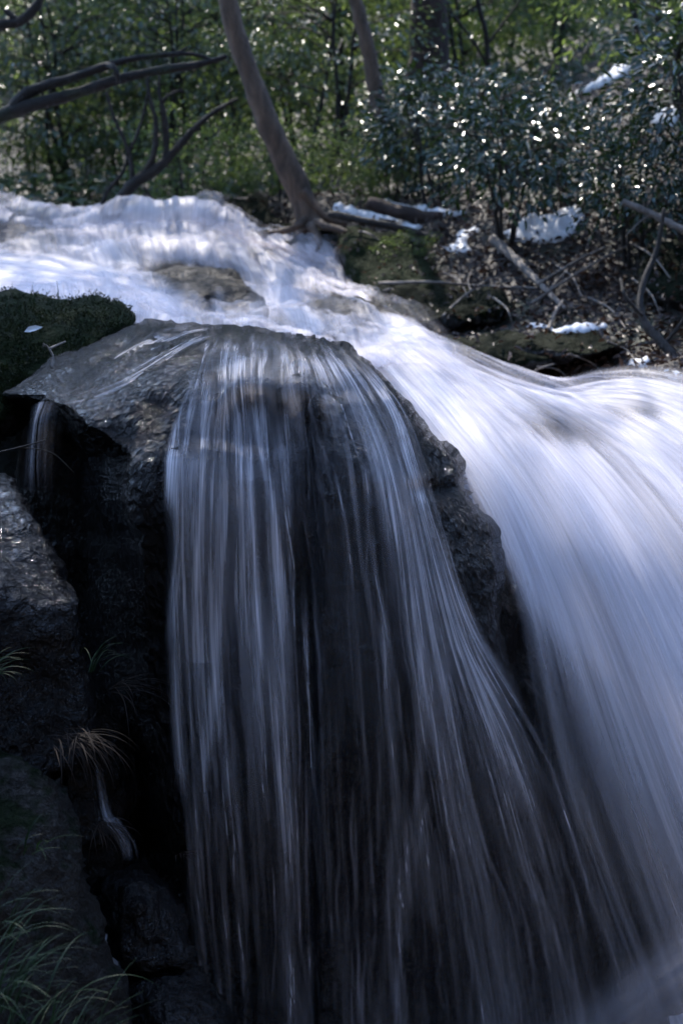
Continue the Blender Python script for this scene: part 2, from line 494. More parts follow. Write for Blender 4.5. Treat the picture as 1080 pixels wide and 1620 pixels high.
def ground_z(x, y):
    x = np.asarray(x, float); y = np.asarray(y, float)
    zb = g_tps(x, np.maximum(y, 7.2))
    bank = sstep(-1.7, -2.8, x); rwall = sstep(2.6, 6.0, x)
    zf = -3.5 + bank * 1.9 + rwall * 5.0 + sstep(-4, -8, x) * 4.0
    zf = zf + sstep(1.9, .6, y) * (1.75 * (1 - bank * .9))
    zf = zf + sstep(-1.0, -5.5, y) * 9.0 + sstep(-6, -16, y) * 8.0  # unseen wall behind the camera, raised to keep skylight off the lower falls
    bx = np.interp(y, [7.8, 8.4, 9, 9.6, 10.5, 12, 13.3, 14], [2.7, 2.0, 1.5, .95, .48, .18, .02, -.3])
    zb = zb - .38 * sstep(bx + .12, bx - .3, x) * sstep(14.9, 14.1, y)
    w = sstep(6.5, 7.9, y - .12 * np.clip(x, -2, 4))
    z = zf * (1 - w) + zb * w
    return z

def spaced(*segs):
    return np.unique(np.round(np.concatenate([np.arange(a, b, s) for a, b, s in segs]), 4))
gx = spaced((-60, -12, 2.0), (-12, -4, .4), (-4, 5, .07), (5, 12, .4), (12, 62, 2.0))
gy = spaced((-22, 5, .5), (5, 15, .07), (15, 22, .25), (22, 90.1, 1.2))
GX, GY = np.meshgrid(gx, gy)
GZ = ground_z(GX, GY)
q = np.stack([GX, GY, 0 * GX], -1)
GZ = GZ + fbm(q * .9, 3, 5) * .10 * sstep(2, 12, GY) + fbm(q * 4, 3, 9) * .022
nx, ny = len(gx), len(gy)
ii = (np.arange(ny - 1)[:, None] * nx + np.arange(nx - 1)[None]).ravel()
gf = np.stack([ii, ii + 1, ii + nx + 1, ii + nx], -1)
gv = np.stack([GX, GY, GZ], -1).reshape(-1, 3)
ground = build("ground", gv, gf, M['ground'], origin='world')
tag(ground, "brown leaf strewn forest floor rising into a wooded slope behind the stream", "ground", kind="structure")
bvh_ground = BVHTree.FromPolygons([Vector(v) for v in gv], gf.tolist())

def hit(px, py, bvh=None):
    """Where the sight line of a photo pixel meets the ground."""
    d = Vector(P(px, py, 1.0)).normalized()
    loc, nrm, idx, dist = (bvh or bvh_ground).ray_cast(Vector((0, 0, 0)) + d * 2.0, d, 300)
    return np.array(loc) if loc is not None else P(px, py, 30.0)

def drop(x, y):
    loc, nrm, idx, dist = bvh_ground.ray_cast(Vector((x, y, 60)), Vector((0, 0, -1)), 200)
    return np.array(loc) if loc is not None else np.array([x, y, 0.0])

# ------------------------------------------------------------------ rocks
def relief(name, outline, ctrl, mat, label, cat="rock", res=9, roll_w=40, roll_d=.35, thick=.6, amp=.02, freq=3.0, rid=.0, extra=None,
           seed=1, wob=3.0, group=None, kind=None, fine=.004, stretch=(1, 1, 1)):
    """A solid rock: front shaped by depth controls, edges rolled back, back closed behind it."""
    o = catmull(outline, 400, True)
    per = np.linalg.norm(np.diff(np.concatenate([o, o[:1]]), axis=0), axis=1).sum()
    nb = max(24, int(per / res))
    o = even(np.concatenate([o, o[:1]]), nb + 1)[:-1]
    if wob: o = o + np.stack([fbm(o / 45 + 3, 3, seed), fbm(o / 45 + 40, 3, seed + 3)], -1) * wob
    x0, y0 = o.min(0); x1, y1 = o.max(0)
    X, Yp = np.meshgrid(np.arange(x0, x1, res), np.arange(y0, y1, res * .9))
    X[1::2] += res * .5
    g = np.stack([X.ravel(), Yp.ravel()], -1) + np.random.default_rng(seed).uniform(-.22, .22, (X.size, 2)) * res
    g = g[inside(o, g)]
    g = g[edge_dist(o, g) > res * .6]
    pts = np.concatenate([o, g])
    r = delaunay_2d_cdt([Vector(p) for p in pts], [], [list(range(nb))], 1, 1e-4)
    v2 = np.array([tuple(p) for p in r[0]]); tri = np.array([f for f in r[2] if len(f) == 3])
    d = edge_dist(o, v2); brd = d < 1e-3
    ts = TPS(ctrl, 300.0, 1e-4)
    base = ts(v2[:, 0], v2[:, 1])
    k = np.clip(d / roll_w, 0, 1)
    Yf = base + roll_d * (1 - np.sqrt(1 - (1 - k) ** 2))
    if extra is not None: Yf = Yf + extra(v2[:, 0], v2[:, 1])
    edge = base + roll_d
    if extra is not None: edge = edge + extra(v2[:, 0], v2[:, 1])
    kb = np.clip(d / (roll_w * 2.5), 0, 1)
    Yb = edge + thick * np.sqrt(1 - (1 - kb) ** 2)
    F = P(v2[:, 0], v2[:, 1], Yf); B = P(v2[:, 0], v2[:, 1], Yb)
    # face order so that the front looks at the camera
    a, b, c = F[tri[0, 0]], F[tri[0, 1]], F[tri[0, 2]]
    if np.dot(np.cross(b - a, c - a), a) > 0: tri = tri[:, ::-1]
    n = len(v2)
    bi = np.where(brd, np.arange(n), -1)
    nbk = np.where(~brd)[0]; bi[nbk] = n + np.arange(len(nbk))
    V = np.concatenate([F, B[nbk]])
    T = np.concatenate([tri, bi[tri][:, ::-1]])
    nr = vnormals(V, T)
    qs = V * np.array(stretch)
    disp = fbm(qs * freq, 5, seed) * amp + fbm(qs * freq * 7, 4, seed + 20) * fine
    if rid: disp = disp + (ridged(qs * freq * .7, 4, seed + 8) - 1) * rid
    V = V + nr * disp[:, None]
    ob = build(name, V, T, mat)
    tag(ob, label, cat, group, kind)
    ob["_n"] = 0
    del ob["_n"]
    return ob, V, T

# --- the big boulder the veil runs over
def corner_x(py):
    return np.interp(py, [560, 620, 645, 690, 720, 770, 850, 960, 1100, 1300, 1400, 1720], [-60, 40, 108, 165, 207, 202, 220, 216, 236, 258, 295, 330])
def boulder_extra(px, py):
    c = corner_x(py) + fbm(np.stack([px * 0, py / 60], -1), 3, 4) * 7
    e = np.clip((c - px) / 70, 0, 1.3) ** 1.0 * .95 * sstep(610, 680, py)
    # the crease that runs down from the lip
    cr = np.exp(-((px - np.interp(py, [600, 720, 900, 1100], [478, 494, 498, 500])) / 14) ** 2) * sstep(600, 660, py) * sstep(1000, 760, py)
    # a step under the combed lip and a hollow by its left end
    lip = sstep(552, 566, py - .08 * np.abs(px - 450)) * .02
    hol = np.exp(-((px - 330) / 24) ** 2 - ((py - 590) / 34) ** 2)
    step = -.05 * sstep(700, 722, py - 8 * np.sin(px / 30)) * sstep(260, 280, px) * sstep(480, 420, px)
    bench = -.07 * sstep(618, 640, py + (px - 560) * .1) * sstep(490, 510, px) * sstep(720, 620, px)
    knob = .10 * np.exp(-((px - 690) / 30) ** 2 - ((py - 775) / 14) ** 2)
    return e + cr * .03 + lip + hol * .12 + step + bench + knob
boulder_ctrl = [(215, 512, 6.7), (250, 508, 6.8), (300, 512, 6.8), (360, 514, 6.8), (430, 518, 6.7), (500, 530, 6.5), (545, 546, 6.3),
    (60, 578, 6.3), (130, 540, 6.6), (75, 622, 5.75), (140, 590, 5.9), (200, 548, 6.3), (260, 540, 6.2), (320, 548, 5.9), (330, 562, 5.62), (400, 556, 5.68), (480, 556, 5.72), (550, 572, 5.75),
    (120, 640, 5.45), (170, 612, 5.5), (230, 590, 5.52), (190, 690, 5.22), (250, 640, 5.3), (215, 718, 5.08), (270, 716, 5.05), (330, 690, 5.12), (400, 640, 5.28),
    (300, 900, 4.96), (240, 900, 5.0), (450, 720, 5.12), (450, 900, 5.0), (600, 760, 5.14), (540, 640, 5.3), (640, 900, 5.08), (300, 1300, 4.86), (500, 1300, 4.86),
    (620, 620, 5.75), (690, 720, 5.62), (700, 840, 5.3), (760, 900, 5.36), (735, 780, 5.6), (700, 1100, 5.06), (780, 1000, 5.3), (300, 1720, 4.82), (500, 1720, 4.82), (800, 1400, 5.2), (950, 1650, 5.3),
    (80, 1000, 5.3), (80, 1500, 5.2)]
b_tps = TPS(boulder_ctrl, 300.0, 1e-4)
b_out = [(0, 618), (58, 578), (130, 541), (213, 512), (250, 507), (300, 512), (360, 514), (430, 518), (500, 530), (545, 547), (600, 584), (640, 625), (672, 665), (690, 688),
         (714, 703), (738, 737), (748, 785), (782, 828), (798, 872), (799, 930), (792, 985), (820, 1080), (890, 1250), (980, 1450), (1070, 1740), (600, 1760), (250, 1760),
         (60, 1700), (30, 1400), (20, 1100), (20, 800), (30, 680), (10, 640)]
boulder, bV, bT = relief("boulder", b_out, boulder_ctrl, M['wet'], "huge dark wet boulder with thin veils of water over its rounded face", "boulder",
    res=4.2, roll_w=24, roll_d=.20, thick=1.1, amp=.018, freq=3.4, rid=.014, extra=boulder_extra, seed=3, wob=1.8, fine=.0055, stretch=(1, 1, .8))

relief("boulder", [(-140, 470), (0, 462), (60, 465), (130, 467), (176, 480), (214, 513), (160, 560), (80, 620), (20, 680), (-140, 720)],
    [(-140, 470, 7.6), (0, 468, 7.5), (120, 472, 7.4), (200, 508, 7.0), (0, 560, 6.75), (100, 530, 6.9), (-140, 600, 6.5), (30, 640, 6.5)], M['mossrock'],
    "dark mossy boulder at upper left with a pale fallen leaf on its face", "boulder", res=6, roll_w=40, roll_d=.4, thick=.7, amp=.03, freq=4, seed=11, wob=2)
mossy = [o for o in col.objects if o.name == "boulder.001"][0]
me = mossy.data; mv = np.empty(len(me.vertices) * 3, np.float32); me.vertices.foreach_get("co", mv); mv = mv.reshape(-1, 3)
mn = np.empty(len(me.vertices) * 3, np.float32); me.vertices.foreach_get("normal", mn); mn = mn.reshape(-1, 3)
mr = np.random.default_rng(3)
keep = np.where((mn[:, 1] < .3) & (fbm(mv * 5, 3, 8) + mn[:, 2] * .5 > -.15))[0]
keep = mr.choice(keep, 14000)
mb = MB()
mp_ = mv[keep] + mr.normal(0, .008, (len(keep), 3))
mb.leaves(mp_, mn[keep] + mr.normal(0, .7, (len(keep), 3)), mr.normal(0, 1, (len(keep), 3)), mr.uniform(.008, .026, len(keep)), mr.uniform(.004, .009, len(keep)), .2, .3)
mb.build("moss", M['moss'], mossy)
_r = [
 ("boulder", [(-160, 735), (0, 748), (35, 775), (58, 825), (92, 872), (118, 930), (128, 1010), (150, 1090), (155, 1190), (60, 1240), (-160, 1250)],
  [(-160, 740, 5.4), (0, 752, 5.35), (30, 800, 5.1), (0, 880, 4.8), (80, 890, 4.85), (0, 935, 4.62), (110, 940, 4.75), (0, 1050, 4.6), (120, 1050, 4.72), (0, 1220, 4.55), (140, 1180, 4.75), (-160, 950, 4.5)],
  M['sheen'], "wet black boulder at left with a slanted glistening top and rough face", dict(res=6, roll_w=22, roll_d=.2, thick=.6, amp=.022, freq=5, rid=.012, seed=21)),
 ("boulder", [(-160, 1180), (0, 1186), (60, 1216), (118, 1262), (142, 1330), (150, 1400), (168, 1500), (198, 1590), (200, 1760), (-160, 1760)],
  [(-160, 1180, 4.4), (0, 1190, 4.4), (60, 1230, 4.3), (120, 1290, 4.25), (140, 1400, 4.2), (0, 1400, 4.0), (-160, 1500, 3.9), (100, 1700, 3.95), (0, 1700, 3.8)],
  M['earth'], "rough earthy grey boulder above the green grass at lower left", dict(res=6, roll_w=30, roll_d=.25, thick=.6, amp=.03, freq=5, rid=.018, seed=31)),
 ("boulder", [(148, 1400), (160, 1372), (205, 1362), (255, 1380), (286, 1420), (303, 1470), (306, 1520), (270, 1545), (200, 1550), (165, 1500)],
  [(150, 1400, 4.75), (210, 1370, 4.75), (280, 1420, 4.65), (220, 1430, 4.5), (200, 1500, 4.45), (290, 1500, 4.5), (230, 1545, 4.42)],
  M['sheen'], "small glistening wet boulder at foot of the boulder, above another one", dict(res=4.5, roll_w=34, roll_d=.25, thick=.4, amp=.02, freq=7, rid=.012, seed=41)),
 ("boulder", [(60, 1600), (120, 1560), (180, 1545), (250, 1512), (300, 1522), (340, 1560), (372, 1610), (392, 1690), (395, 1760), (60, 1760)],
  [(160, 1600, 4.5), (250, 1520, 4.5), (330, 1560, 4.45), (260, 1590, 4.3), (240, 1700, 4.2), (370, 1650, 4.3), (150, 1740, 4.2)],
  M['sheen'], "glistening wet boulder lowest in the picture, left of the veil foot", dict(res=4.5, roll_w=34, roll_d=.25, thick=.4, amp=.022, freq=6, rid=.014, seed=43)),
 ("rock_ledge", [(90, 1120), (150, 1090), (200, 1120), (222, 1200), (228, 1300), (222, 1370), (190, 1420), (120, 1420), (80, 1300)],
  [(90, 1150, 5.0), (200, 1150, 5.25), (215, 1330, 5.0), (130, 1250, 4.85), (150, 1400, 4.75), (200, 1400, 4.85)],
  M['wet2'], "dark dripping rock ledge in the black recess left of the veil", dict(res=5, roll_w=40, roll_d=.4, thick=.4, amp=.03, freq=6, rid=.02, seed=47)),
 # rocks in and beside the rapids
 ("rock", [(224, 440), (262, 424), (305, 416), (345, 418), (378, 434), (404, 462), (424, 496), (410, 530), (330, 530), (270, 505), (238, 462)],
  [(226, 440, 10.5), (300, 420, 10.5), (345, 425, 10.4), (400, 465, 10.0), (330, 460, 9.9), (415, 495, 9.7), (340, 500, 9.6), (260, 455, 10.1)],
  M['washed'], "brown layered rock poking out of the white rapids", dict(res=4, roll_w=16, roll_d=.3, thick=.5, amp=.025, freq=3, rid=.016, seed=51, wob=1.0, stretch=(1, 1, 3))),
 ("rock", [(-30, 350), (10, 338), (50, 340), (85, 358), (98, 390), (90, 420), (-30, 425)],
  [(-30, 350, 13.35), (40, 345, 13.35), (90, 400, 12.9), (30, 385, 13.0), (-30, 420, 12.6)],
  M['washed'], "dark rock under thin water at the left end of the upper rapids", dict(res=4, roll_w=16, roll_d=.3, thick=.5, amp=.03, freq=3, seed=53, wob=1)),
 ("rock", [(468, 500), (485, 475), (520, 464), (560, 466), (610, 478), (650, 500), (690, 530), (640, 540), (560, 535), (500, 530)],
  [(470, 500, 9.9), (520, 468, 10.2), (610, 485, 10.1), (550, 500, 9.7), (640, 530, 9.6), (520, 530, 9.4)],
  M['washed'], "grey brown rock washed by thin water right of the rapids", dict(res=4, roll_w=18, roll_d=.3, thick=.5, amp=.03, freq=3, rid=.02, seed=57, wob=1, stretch=(1, 1, 2))),
 ("rock", [(560, 545), (590, 535), (650, 528), (700, 545), (760, 575), (800, 600), (740, 620), (650, 600), (590, 580)],
  [(560, 550, 9.1), (650, 532, 9.5), (760, 580, 9.3), (660, 580, 8.9), (780, 605, 9.0)],
  M['washed'], "low flat rock half covered by water beside the bank", dict(res=4, roll_w=18, roll_d=.25, thick=.4, amp=.03, freq=3, seed=58, wob=1)),
 ("boulder", [(552, 470), (548, 420), (540, 385), (560, 362), (610, 360), (650, 378), (680, 410), (690, 450), (660, 480), (600, 485)],
  [(550, 470, 11.9), (545, 390, 12.3), (600, 365, 12.7), (670, 400, 12.3), (610, 420, 11.9), (680, 470, 11.6), (600, 480, 11.5)],
  M['mossrock'], "dark green mossy boulder beside the right edge of the rapids", dict(res=4.5, roll_w=26, roll_d=.35, thick=.7, amp=.05, freq=2.5, seed=61, wob=2)),
 ("rock_slab", [(585, 470), (620, 447), (700, 440), (760, 445), (800, 462), (815, 485), (780, 510), (700, 518), (630, 520), (600, 500)],
  [(590, 470, 11.2), (700, 444, 11.4), (800, 465, 11.2), (700, 480, 10.7), (640, 515, 10.3), (780, 505, 10.4)],
  M['bankrock'], "long mossy rock slab on the right bank under the broken branches", dict(res=4.5, roll_w=20, roll_d=.35, thick=.6, amp=.05, freq=3, rid=.03, seed=63, wob=2, stretch=(1, 1, 2.5))),
 ("rock_slab", [(690, 545), (720, 530), (780, 522), (850, 528), (880, 548), (870, 575), (810, 590), (750, 580)],
  [(690, 545, 10.2), (780, 526, 10.3), (870, 550, 10.0), (780, 555, 9.8), (820, 585, 9.5)],
  M['bankrock'], "low mossy rock slab just above the water on the right bank", dict(res=4.5, roll_w=20, roll_d=.3, thick=.5, amp=.04, freq=3, rid=.02, seed=67, wob=2, stretch=(1, 1, 2))),
 ("rock_slab", [(880, 622), (905, 600), (960, 588), (1030, 584), (1110, 590), (1180, 620), (1100, 650), (980, 640)],
  [(880, 620, 9.0), (960, 590, 9.2), (1100, 592, 9.1), (1000, 615, 8.9), (1180, 630, 8.9)],
  M['bankrock'], "smooth dark stone slab at the water edge far right", dict(res=4.5, roll_w=18, roll_d=.3, thick=.5, amp=.025, freq=3, seed=69, wob=1)),
 ("rock", [(810, 540), (840, 524), (900, 522), (960, 528), (990, 548), (950, 565), (870, 568), (820, 560)],
  [(810, 545, 9.9), (900, 525, 10.1), (980, 548, 9.9), (900, 550, 9.6)],
  M['bankrock'], "moss topped rock below the long snow strip on the bank", dict(res=4.5, roll_w=18, roll_d=.3, thick=.5, amp=.05, freq=3, rid=.02, seed=71, wob=2)),
 ("rock", [(1000, 420), (1030, 390), (1090, 380), (1160, 400), (1160, 490), (1080, 490), (1020, 470)],
  [(1000, 430, 10.4), (1080, 385, 10.8), (1150, 400, 10.6), (1060, 450, 10.2), (1100, 480, 10.0)],
  M['bankrock'], "dark overhung rock in deep shade at the right edge", dict(res=5, roll_w=20, roll_d=.4, thick=.6, amp=.05, freq=3, rid=.03, seed=73, wob=2)),
 ("rock", [(320, 345), (335, 322), (380, 316), (430, 326), (450, 350), (430, 372), (380, 372), (340, 362)],
  [(320, 345, 13.9), (380, 320, 14.2), (450, 350, 13.8), (390, 350, 13.6), (420, 370, 13.3)],
  M['bankrock'], "dark jagged rock on the bank left of the leaning tree foot", dict(res=4, roll_w=12, roll_d=.3, thick=.5, amp=.06, freq=3, rid=.05, seed=75, wob=3)),
 ("rock", [(430, 372), (450, 352), (500, 348), (540, 360), (560, 385), (545, 402), (490, 400), (450, 392)],
  [(430, 372, 13.4), (500, 352, 13.5), (555, 385, 13.0), (490, 380, 13.1), (540, 400, 12.8)],
  M['bankrock'], "dark rock under the roots of the leaning tree", dict(res=4, roll_w=12, roll_d=.3, thick=.5, amp=.05, freq=3, rid=.04, seed=77, wob=3)),
]
for nm, out_, ct, mt, lb, kw in _r:
    if kw['seed'] >= 58 and kw['seed'] != 69: ct = [(a_, b_, min(c_, float(hit(a_, b_)[1]) - .42)) for a_, b_, c_ in ct]
    relief(nm, out_, ct, mt, lb, "boulder" if nm == "boulder" else "rock", **kw)

# the rock step the main fall drops over
relief("rock_cliff", [(560, 590), (700, 640), (850, 670), (1000, 690), (1150, 690), (1400, 760), (1500, 1100), (1500, 1760), (900, 1760), (780, 1500), (760, 1100), (700, 850), (620, 700)],
    [(560, 590, 8.6), (700, 700, 7.2), (900, 700, 7.9), (1150, 740, 7.6), (1400, 800, 7.4), (800, 900, 6.2), (1000, 950, 6.5), (1300, 1000, 7.0), (850, 1200, 5.75), (1000, 1300, 5.8), (1300, 1400, 6.0), (900, 1740, 5.5), (1200, 1740, 5.5), (1500, 1740, 5.6)],
    M['wet'], "dark wet rock cliff behind the big white waterfall", "cliff", res=9, roll_w=40, roll_d=.3, thick=.5, amp=.05, freq=2.5, rid=.03, seed=81)

# ------------------------------------------------------------------ water
def sheet(name, lines, S, T, dens, mat, label, cat, layers=((0, 1.0),), disp=.01, dfreq=(5, .8), seed=1, along='lines', offset_fn=None, billow=False, kind="structure"):
    """Running water lofted through flow lines; every layer is the same sheet again a little further out, with its own streaks."""
    A = np.array([catmull(l, T) for l in lines])            # lines x T x 3
    A = catmull(A, S)                                        # S x T x 3
    px, py, Y = A[..., 0], A[..., 1], A[..., 2]
    if offset_fn is not None: Y = offset_fn(px, py, Y)
    W = P(px, py, Y)
    du = np.linalg.norm(np.diff(W, axis=0), axis=2).mean(1); U = np.concatenate([[0], np.cumsum(du)])[:, None] * np.ones((1, T))
    dv = np.linalg.norm(np.diff(W, axis=1), axis=2); V = np.concatenate([np.zeros((S, 1)), np.cumsum(dv, 1)], 1)
    i = (np.arange(S - 1)[:, None] * T + np.arange(T - 1)[None]).ravel()
    f = np.stack([i, i + 1, i + T + 1, i + T], -1)
    nr = vnormals(W.reshape(-1, 3), f).reshape(S, T, 3)
    if (nr * W).sum(-1).mean() > 0: nr = -nr; f = f[:, ::-1]
    vs_, fs_, uvs, ds = [], [], [], []
    s01 = np.linspace(0, 1, S)[:, None] * np.ones((1, T)); t01 = np.linspace(0, 1, T)[None] * np.ones((S, 1))
    for k, (off, sc) in enumerate(layers):
        d = fbm(np.stack([U * dfreq[0], V * dfreq[1]], -1), 4, seed + 7 * k) * disp
        d = d + fbm(np.stack([U * dfreq[0] * 9, V * dfreq[1] * 1.6], -1), 2, seed + 70 + k) * disp * .22
        if billow:
            b_ = 0
            for o_ in range(3): b_ = b_ + np.abs(vnoise(np.stack([U * dfreq[0] * 2.1 ** o_, V * dfreq[1] * 2.1 ** o_], -1), seed + 40 + o_)) * .55 ** o_
            d = d * .3 + (b_ - .45) * disp * 1.6
        v = W + nr * (off + d)[..., None]
        dd = np.clip(dens(px, py, U, V, s01, t01, seed + 13 * k) * sc, 0, 1)
        vs_.append(v.reshape(-1, 3)); fs_.append(f + k * S * T)
        uvs.append(np.stack([U + k * 3.7, V + k * 1.3], -1).reshape(-1, 2)); ds.append(dd.ravel())
    o = build(name, np.concatenate(vs_), np.concatenate(fs_), mat, uv=np.concatenate(uvs), attrs={"foam": np.concatenate(ds)})
    tag(o, label, cat, kind=kind)
    return o

def streak(U, V, fu, fv, seed, octaves=3, warp=.0):
    if warp: U = U + vnoise(np.stack([U * 6, V * 2.2], -1), seed + 90) * warp
    return fbm(np.stack([U * fu, V * fv], -1), octaves, seed) * .5 + .5

def paint(px, py, streams):
    """Where the named runs of water are thick: each is a list of (x, y, half width, strength)."""
    d = np.zeros_like(px)
    for st in streams:
        a = np.array(st, float)
        c = np.interp(py, a[:, 1], a[:, 0]); w = np.interp(py, a[:, 1], a[:, 2]); s = np.interp(py, a[:, 1], a[:, 3], left=0, right=0)
        d = d + s * np.exp(-((px - c) / w) ** 2)
    return d

# --- veil over the boulder
veil_lines = [
 [(318, 535, 0), (296, 600, 0), (268, 690, 0), (258, 800, 0), (262, 1000, 0), (275, 1200, 0), (290, 1400, 0), (312, 1560, 0), (325, 1740, 0)],
 [(350, 528, 0), (340, 600, 0), (325, 690, 0), (320, 800, 0), (325, 1000, 0), (335, 1200, 0), (352, 1400, 0), (365, 1560, 0), (372, 1740, 0)],
 [(388, 526, 0), (386, 600, 0), (392, 690, 0), (396, 800, 0), (402, 1000, 0), (418, 1200, 0), (436, 1400, 0), (442, 1560, 0), (446, 1740, 0)],
 [(440, 528, 0), (450, 600, 0), (462, 690, 0), (476, 800, 0), (490, 1000, 0), (500, 1200, 0), (508, 1400, 0), (512, 1560, 0), (514, 1740, 0)],
 [(490, 534, 0), (525, 600, 0), (556, 690, 0), (574, 800, 0), (590, 1000, 0), (606, 1200, 0), (620, 1400, 0), (628, 1560, 0), (634, 1740, 0)],
 [(525, 544, 0), (580, 620, 0), (622, 710, 0), (650, 810, 0), (684, 1000, 0), (722, 1200, 0), (764, 1400, 0), (794, 1560, 0), (824, 1740, 0)],
 [(552, 556, 0), (618, 640, 0), (648, 732, 0), (676, 832, 0), (728, 1000, 0), (808, 1190, 0), (868, 1390, 0), (906, 1560, 0), (944, 1740, 0)],
 [(580, 574, 0), (636, 660, 0), (668, 742, 0), (698, 842, 0), (758, 995, 0), (866, 1170, 0), (950, 1370, 0), (1010, 1540, 0), (1062, 1740, 0)]]
def veil_Y(px, py, Y):
    e = boulder_extra(px, py); e = np.minimum(e, .04)
    y = b_tps(px, py) + e
    free = sstep(560, 900, px - 0.0 * py) * sstep(800, 1300, py)
    return y - .030 - .03 * sstep(700, 1100, py) - .25 * free
veil_streams = [
 [(276, 712, 10, .0), (274, 730, 15, .85), (271, 900, 13, .8), (276, 1050, 11, .55), (285, 1200, 9, .3), (300, 1400, 8, .25), (318, 1560, 9, .35), (322, 1600, 9, .1)],
 [(306, 712, 10, .0), (308, 735, 13, .65), (312, 900, 15, .5), (318, 1050, 14, .35)],
 [(348, 715, 10, .0), (346, 800, 16, .35), (350, 950, 20, .40), (345, 1060, 12, .4), (326, 1180, 9, .45), (310, 1290, 8, .4), (318, 1400, 8, .3), (326, 1560, 8, .2)],
 [(384, 556, 5, .0), (386, 566, 9, .75), (394, 620, 10, .65), (404, 690, 18, .4), (405, 760, 22, .25)],
 [(452, 640, 10, .0), (449, 690, 11, .55), (443, 800, 14, .6), (436, 950, 16, .55), (440, 1100, 15, .65), (446, 1250, 16, .6), (456, 1400, 16, .5), (462, 1600, 18, .45), (462, 1740, 18, .3)],
 [(402, 700, 22, .0), (402, 800, 22, .30), (402, 950, 22, .28), (415, 1150, 14, .15), (425, 1300, 12, .1)],
 [(352, 1240, 6, .0), (350, 1290, 7, .30), (352, 1400, 8, .3), (362, 1560, 9, .2)],
 [(372, 1100, 5, .0), (370, 1200, 7, .22), (378, 1400, 8, .18), (386, 1550, 7, .1)],
 [(492, 560, 12, .0), (500, 580, 14, .5), (520, 620, 16, .3), (540, 680, 20, .1)],
 [(512, 556, 18, .0), (524, 572, 22, .55), (556, 630, 24, .45), (590, 690, 26, .45), (618, 760, 28, .5), (646, 870, 28, .5), (668, 1000, 28, .5), (694, 1120, 26, .5), (724, 1260, 26, .5), (752, 1400, 26, .45), (784, 1560, 28, .4), (806, 1740, 28, .3)],
 [(580, 580, 6, .0), (592, 602, 11, .5), (620, 650, 14, .2), (640, 690, 16, .05)],
 [(456, 560, 16, .0), (460, 576, 22, .3), (470, 620, 24, .15), (480, 660, 24, .0)],
 [(604, 880, 8, .0), (612, 1000, 8, .3), (622, 1150, 7, .45), (626, 1280, 7, .5), (616, 1400, 8, .35), (606, 1560, 9, .45), (598, 1700, 9, .3)],
 [(664, 1000, 6, .0), (668, 1100, 7, .4), (662, 1230, 6, .3), (640, 1400, 7, .35), (624, 1560, 9, .3), (612, 1700, 9, .2)],
 [(692, 1230, 5, .0), (668, 1300, 5, .2), (650, 1400, 6, .22), (640, 1500, 6, .2)],
 [(540, 1380, 6, .0), (545, 1460, 7, .25), (546, 1600, 8, .22), (546, 1740, 8, .2)],
 [(700, 850, 14, .0), (730, 960, 18, .35), (770, 1100, 22, .3), (820, 1260, 26, .2), (880, 1440, 30, .18), (950, 1700, 34, .2)],
 [(640, 760, 20, .0), (690, 900, 26, .25), (740, 1060, 34, .28), (800, 1260, 40, .22), (850, 1440, 44, .2), (900, 1700, 50, .2)],
 [(622, 620, 12, .0), (650, 700, 16, .16), (684, 800, 18, .2), (724, 900, 20, .22), (772, 1010, 24, .2), (830, 1120, 26, .1)],
 [(880, 1200, 20, .0), (930, 1340, 26, .16), (990, 1520, 30, .2), (1040, 1700, 30, .25)],
]
def threads_map(px, py, n, seed):
    """Single wandering threads of water: each has its own start, length, width and sway."""
    rg = np.random.default_rng(seed); S, T = px.shape
    out = np.zeros((S, T)); t = np.linspace(0, 1, T); wpx = np.abs(np.gradient(px, axis=0)) + 1e-6
    base = paint(px, py, veil_streams)
    for k in range(n):
        t0 = rg.uniform(-.1, .85); ln = rg.uniform(.12, .55); s0 = rg.uniform(.01, .97)
        j0 = int(np.clip(t0, 0, .99) * T); i0 = int(s0 * (S - 1))
        if rg.uniform() > .35 + 1.6 * base[i0, j0]: continue
        wv = np.stack([t * rg.uniform(3, 9), np.full(T, k * 3.7)], -1)
        c = (s0 + .012 * vnoise(wv, seed) + .005 * vnoise(wv * 3.1, seed + 1)) * (S - 1)
        w = rg.uniform(.9, 3.4) * (1 + .4 * vnoise(wv * 2.0, seed + 2))
        st = rg.uniform(.10, .48) * sstep(t0, t0 + .05, t) * sstep(t0 + ln, t0 + ln * .55, t) * (.7 + .5 * vnoise(wv * 6, seed + 3))
        for j in np.where(st > .004)[0]:
            a = int(c[j]); r = 9
            i_ = np.arange(max(0, a - r), min(S, a + r + 1))
            out[i_, j] += st[j] * np.exp(-((i_ - c[j]) * wpx[i_, j] / w[j]) ** 2)
    return np.clip(out, 0, .9)
_tm = {}
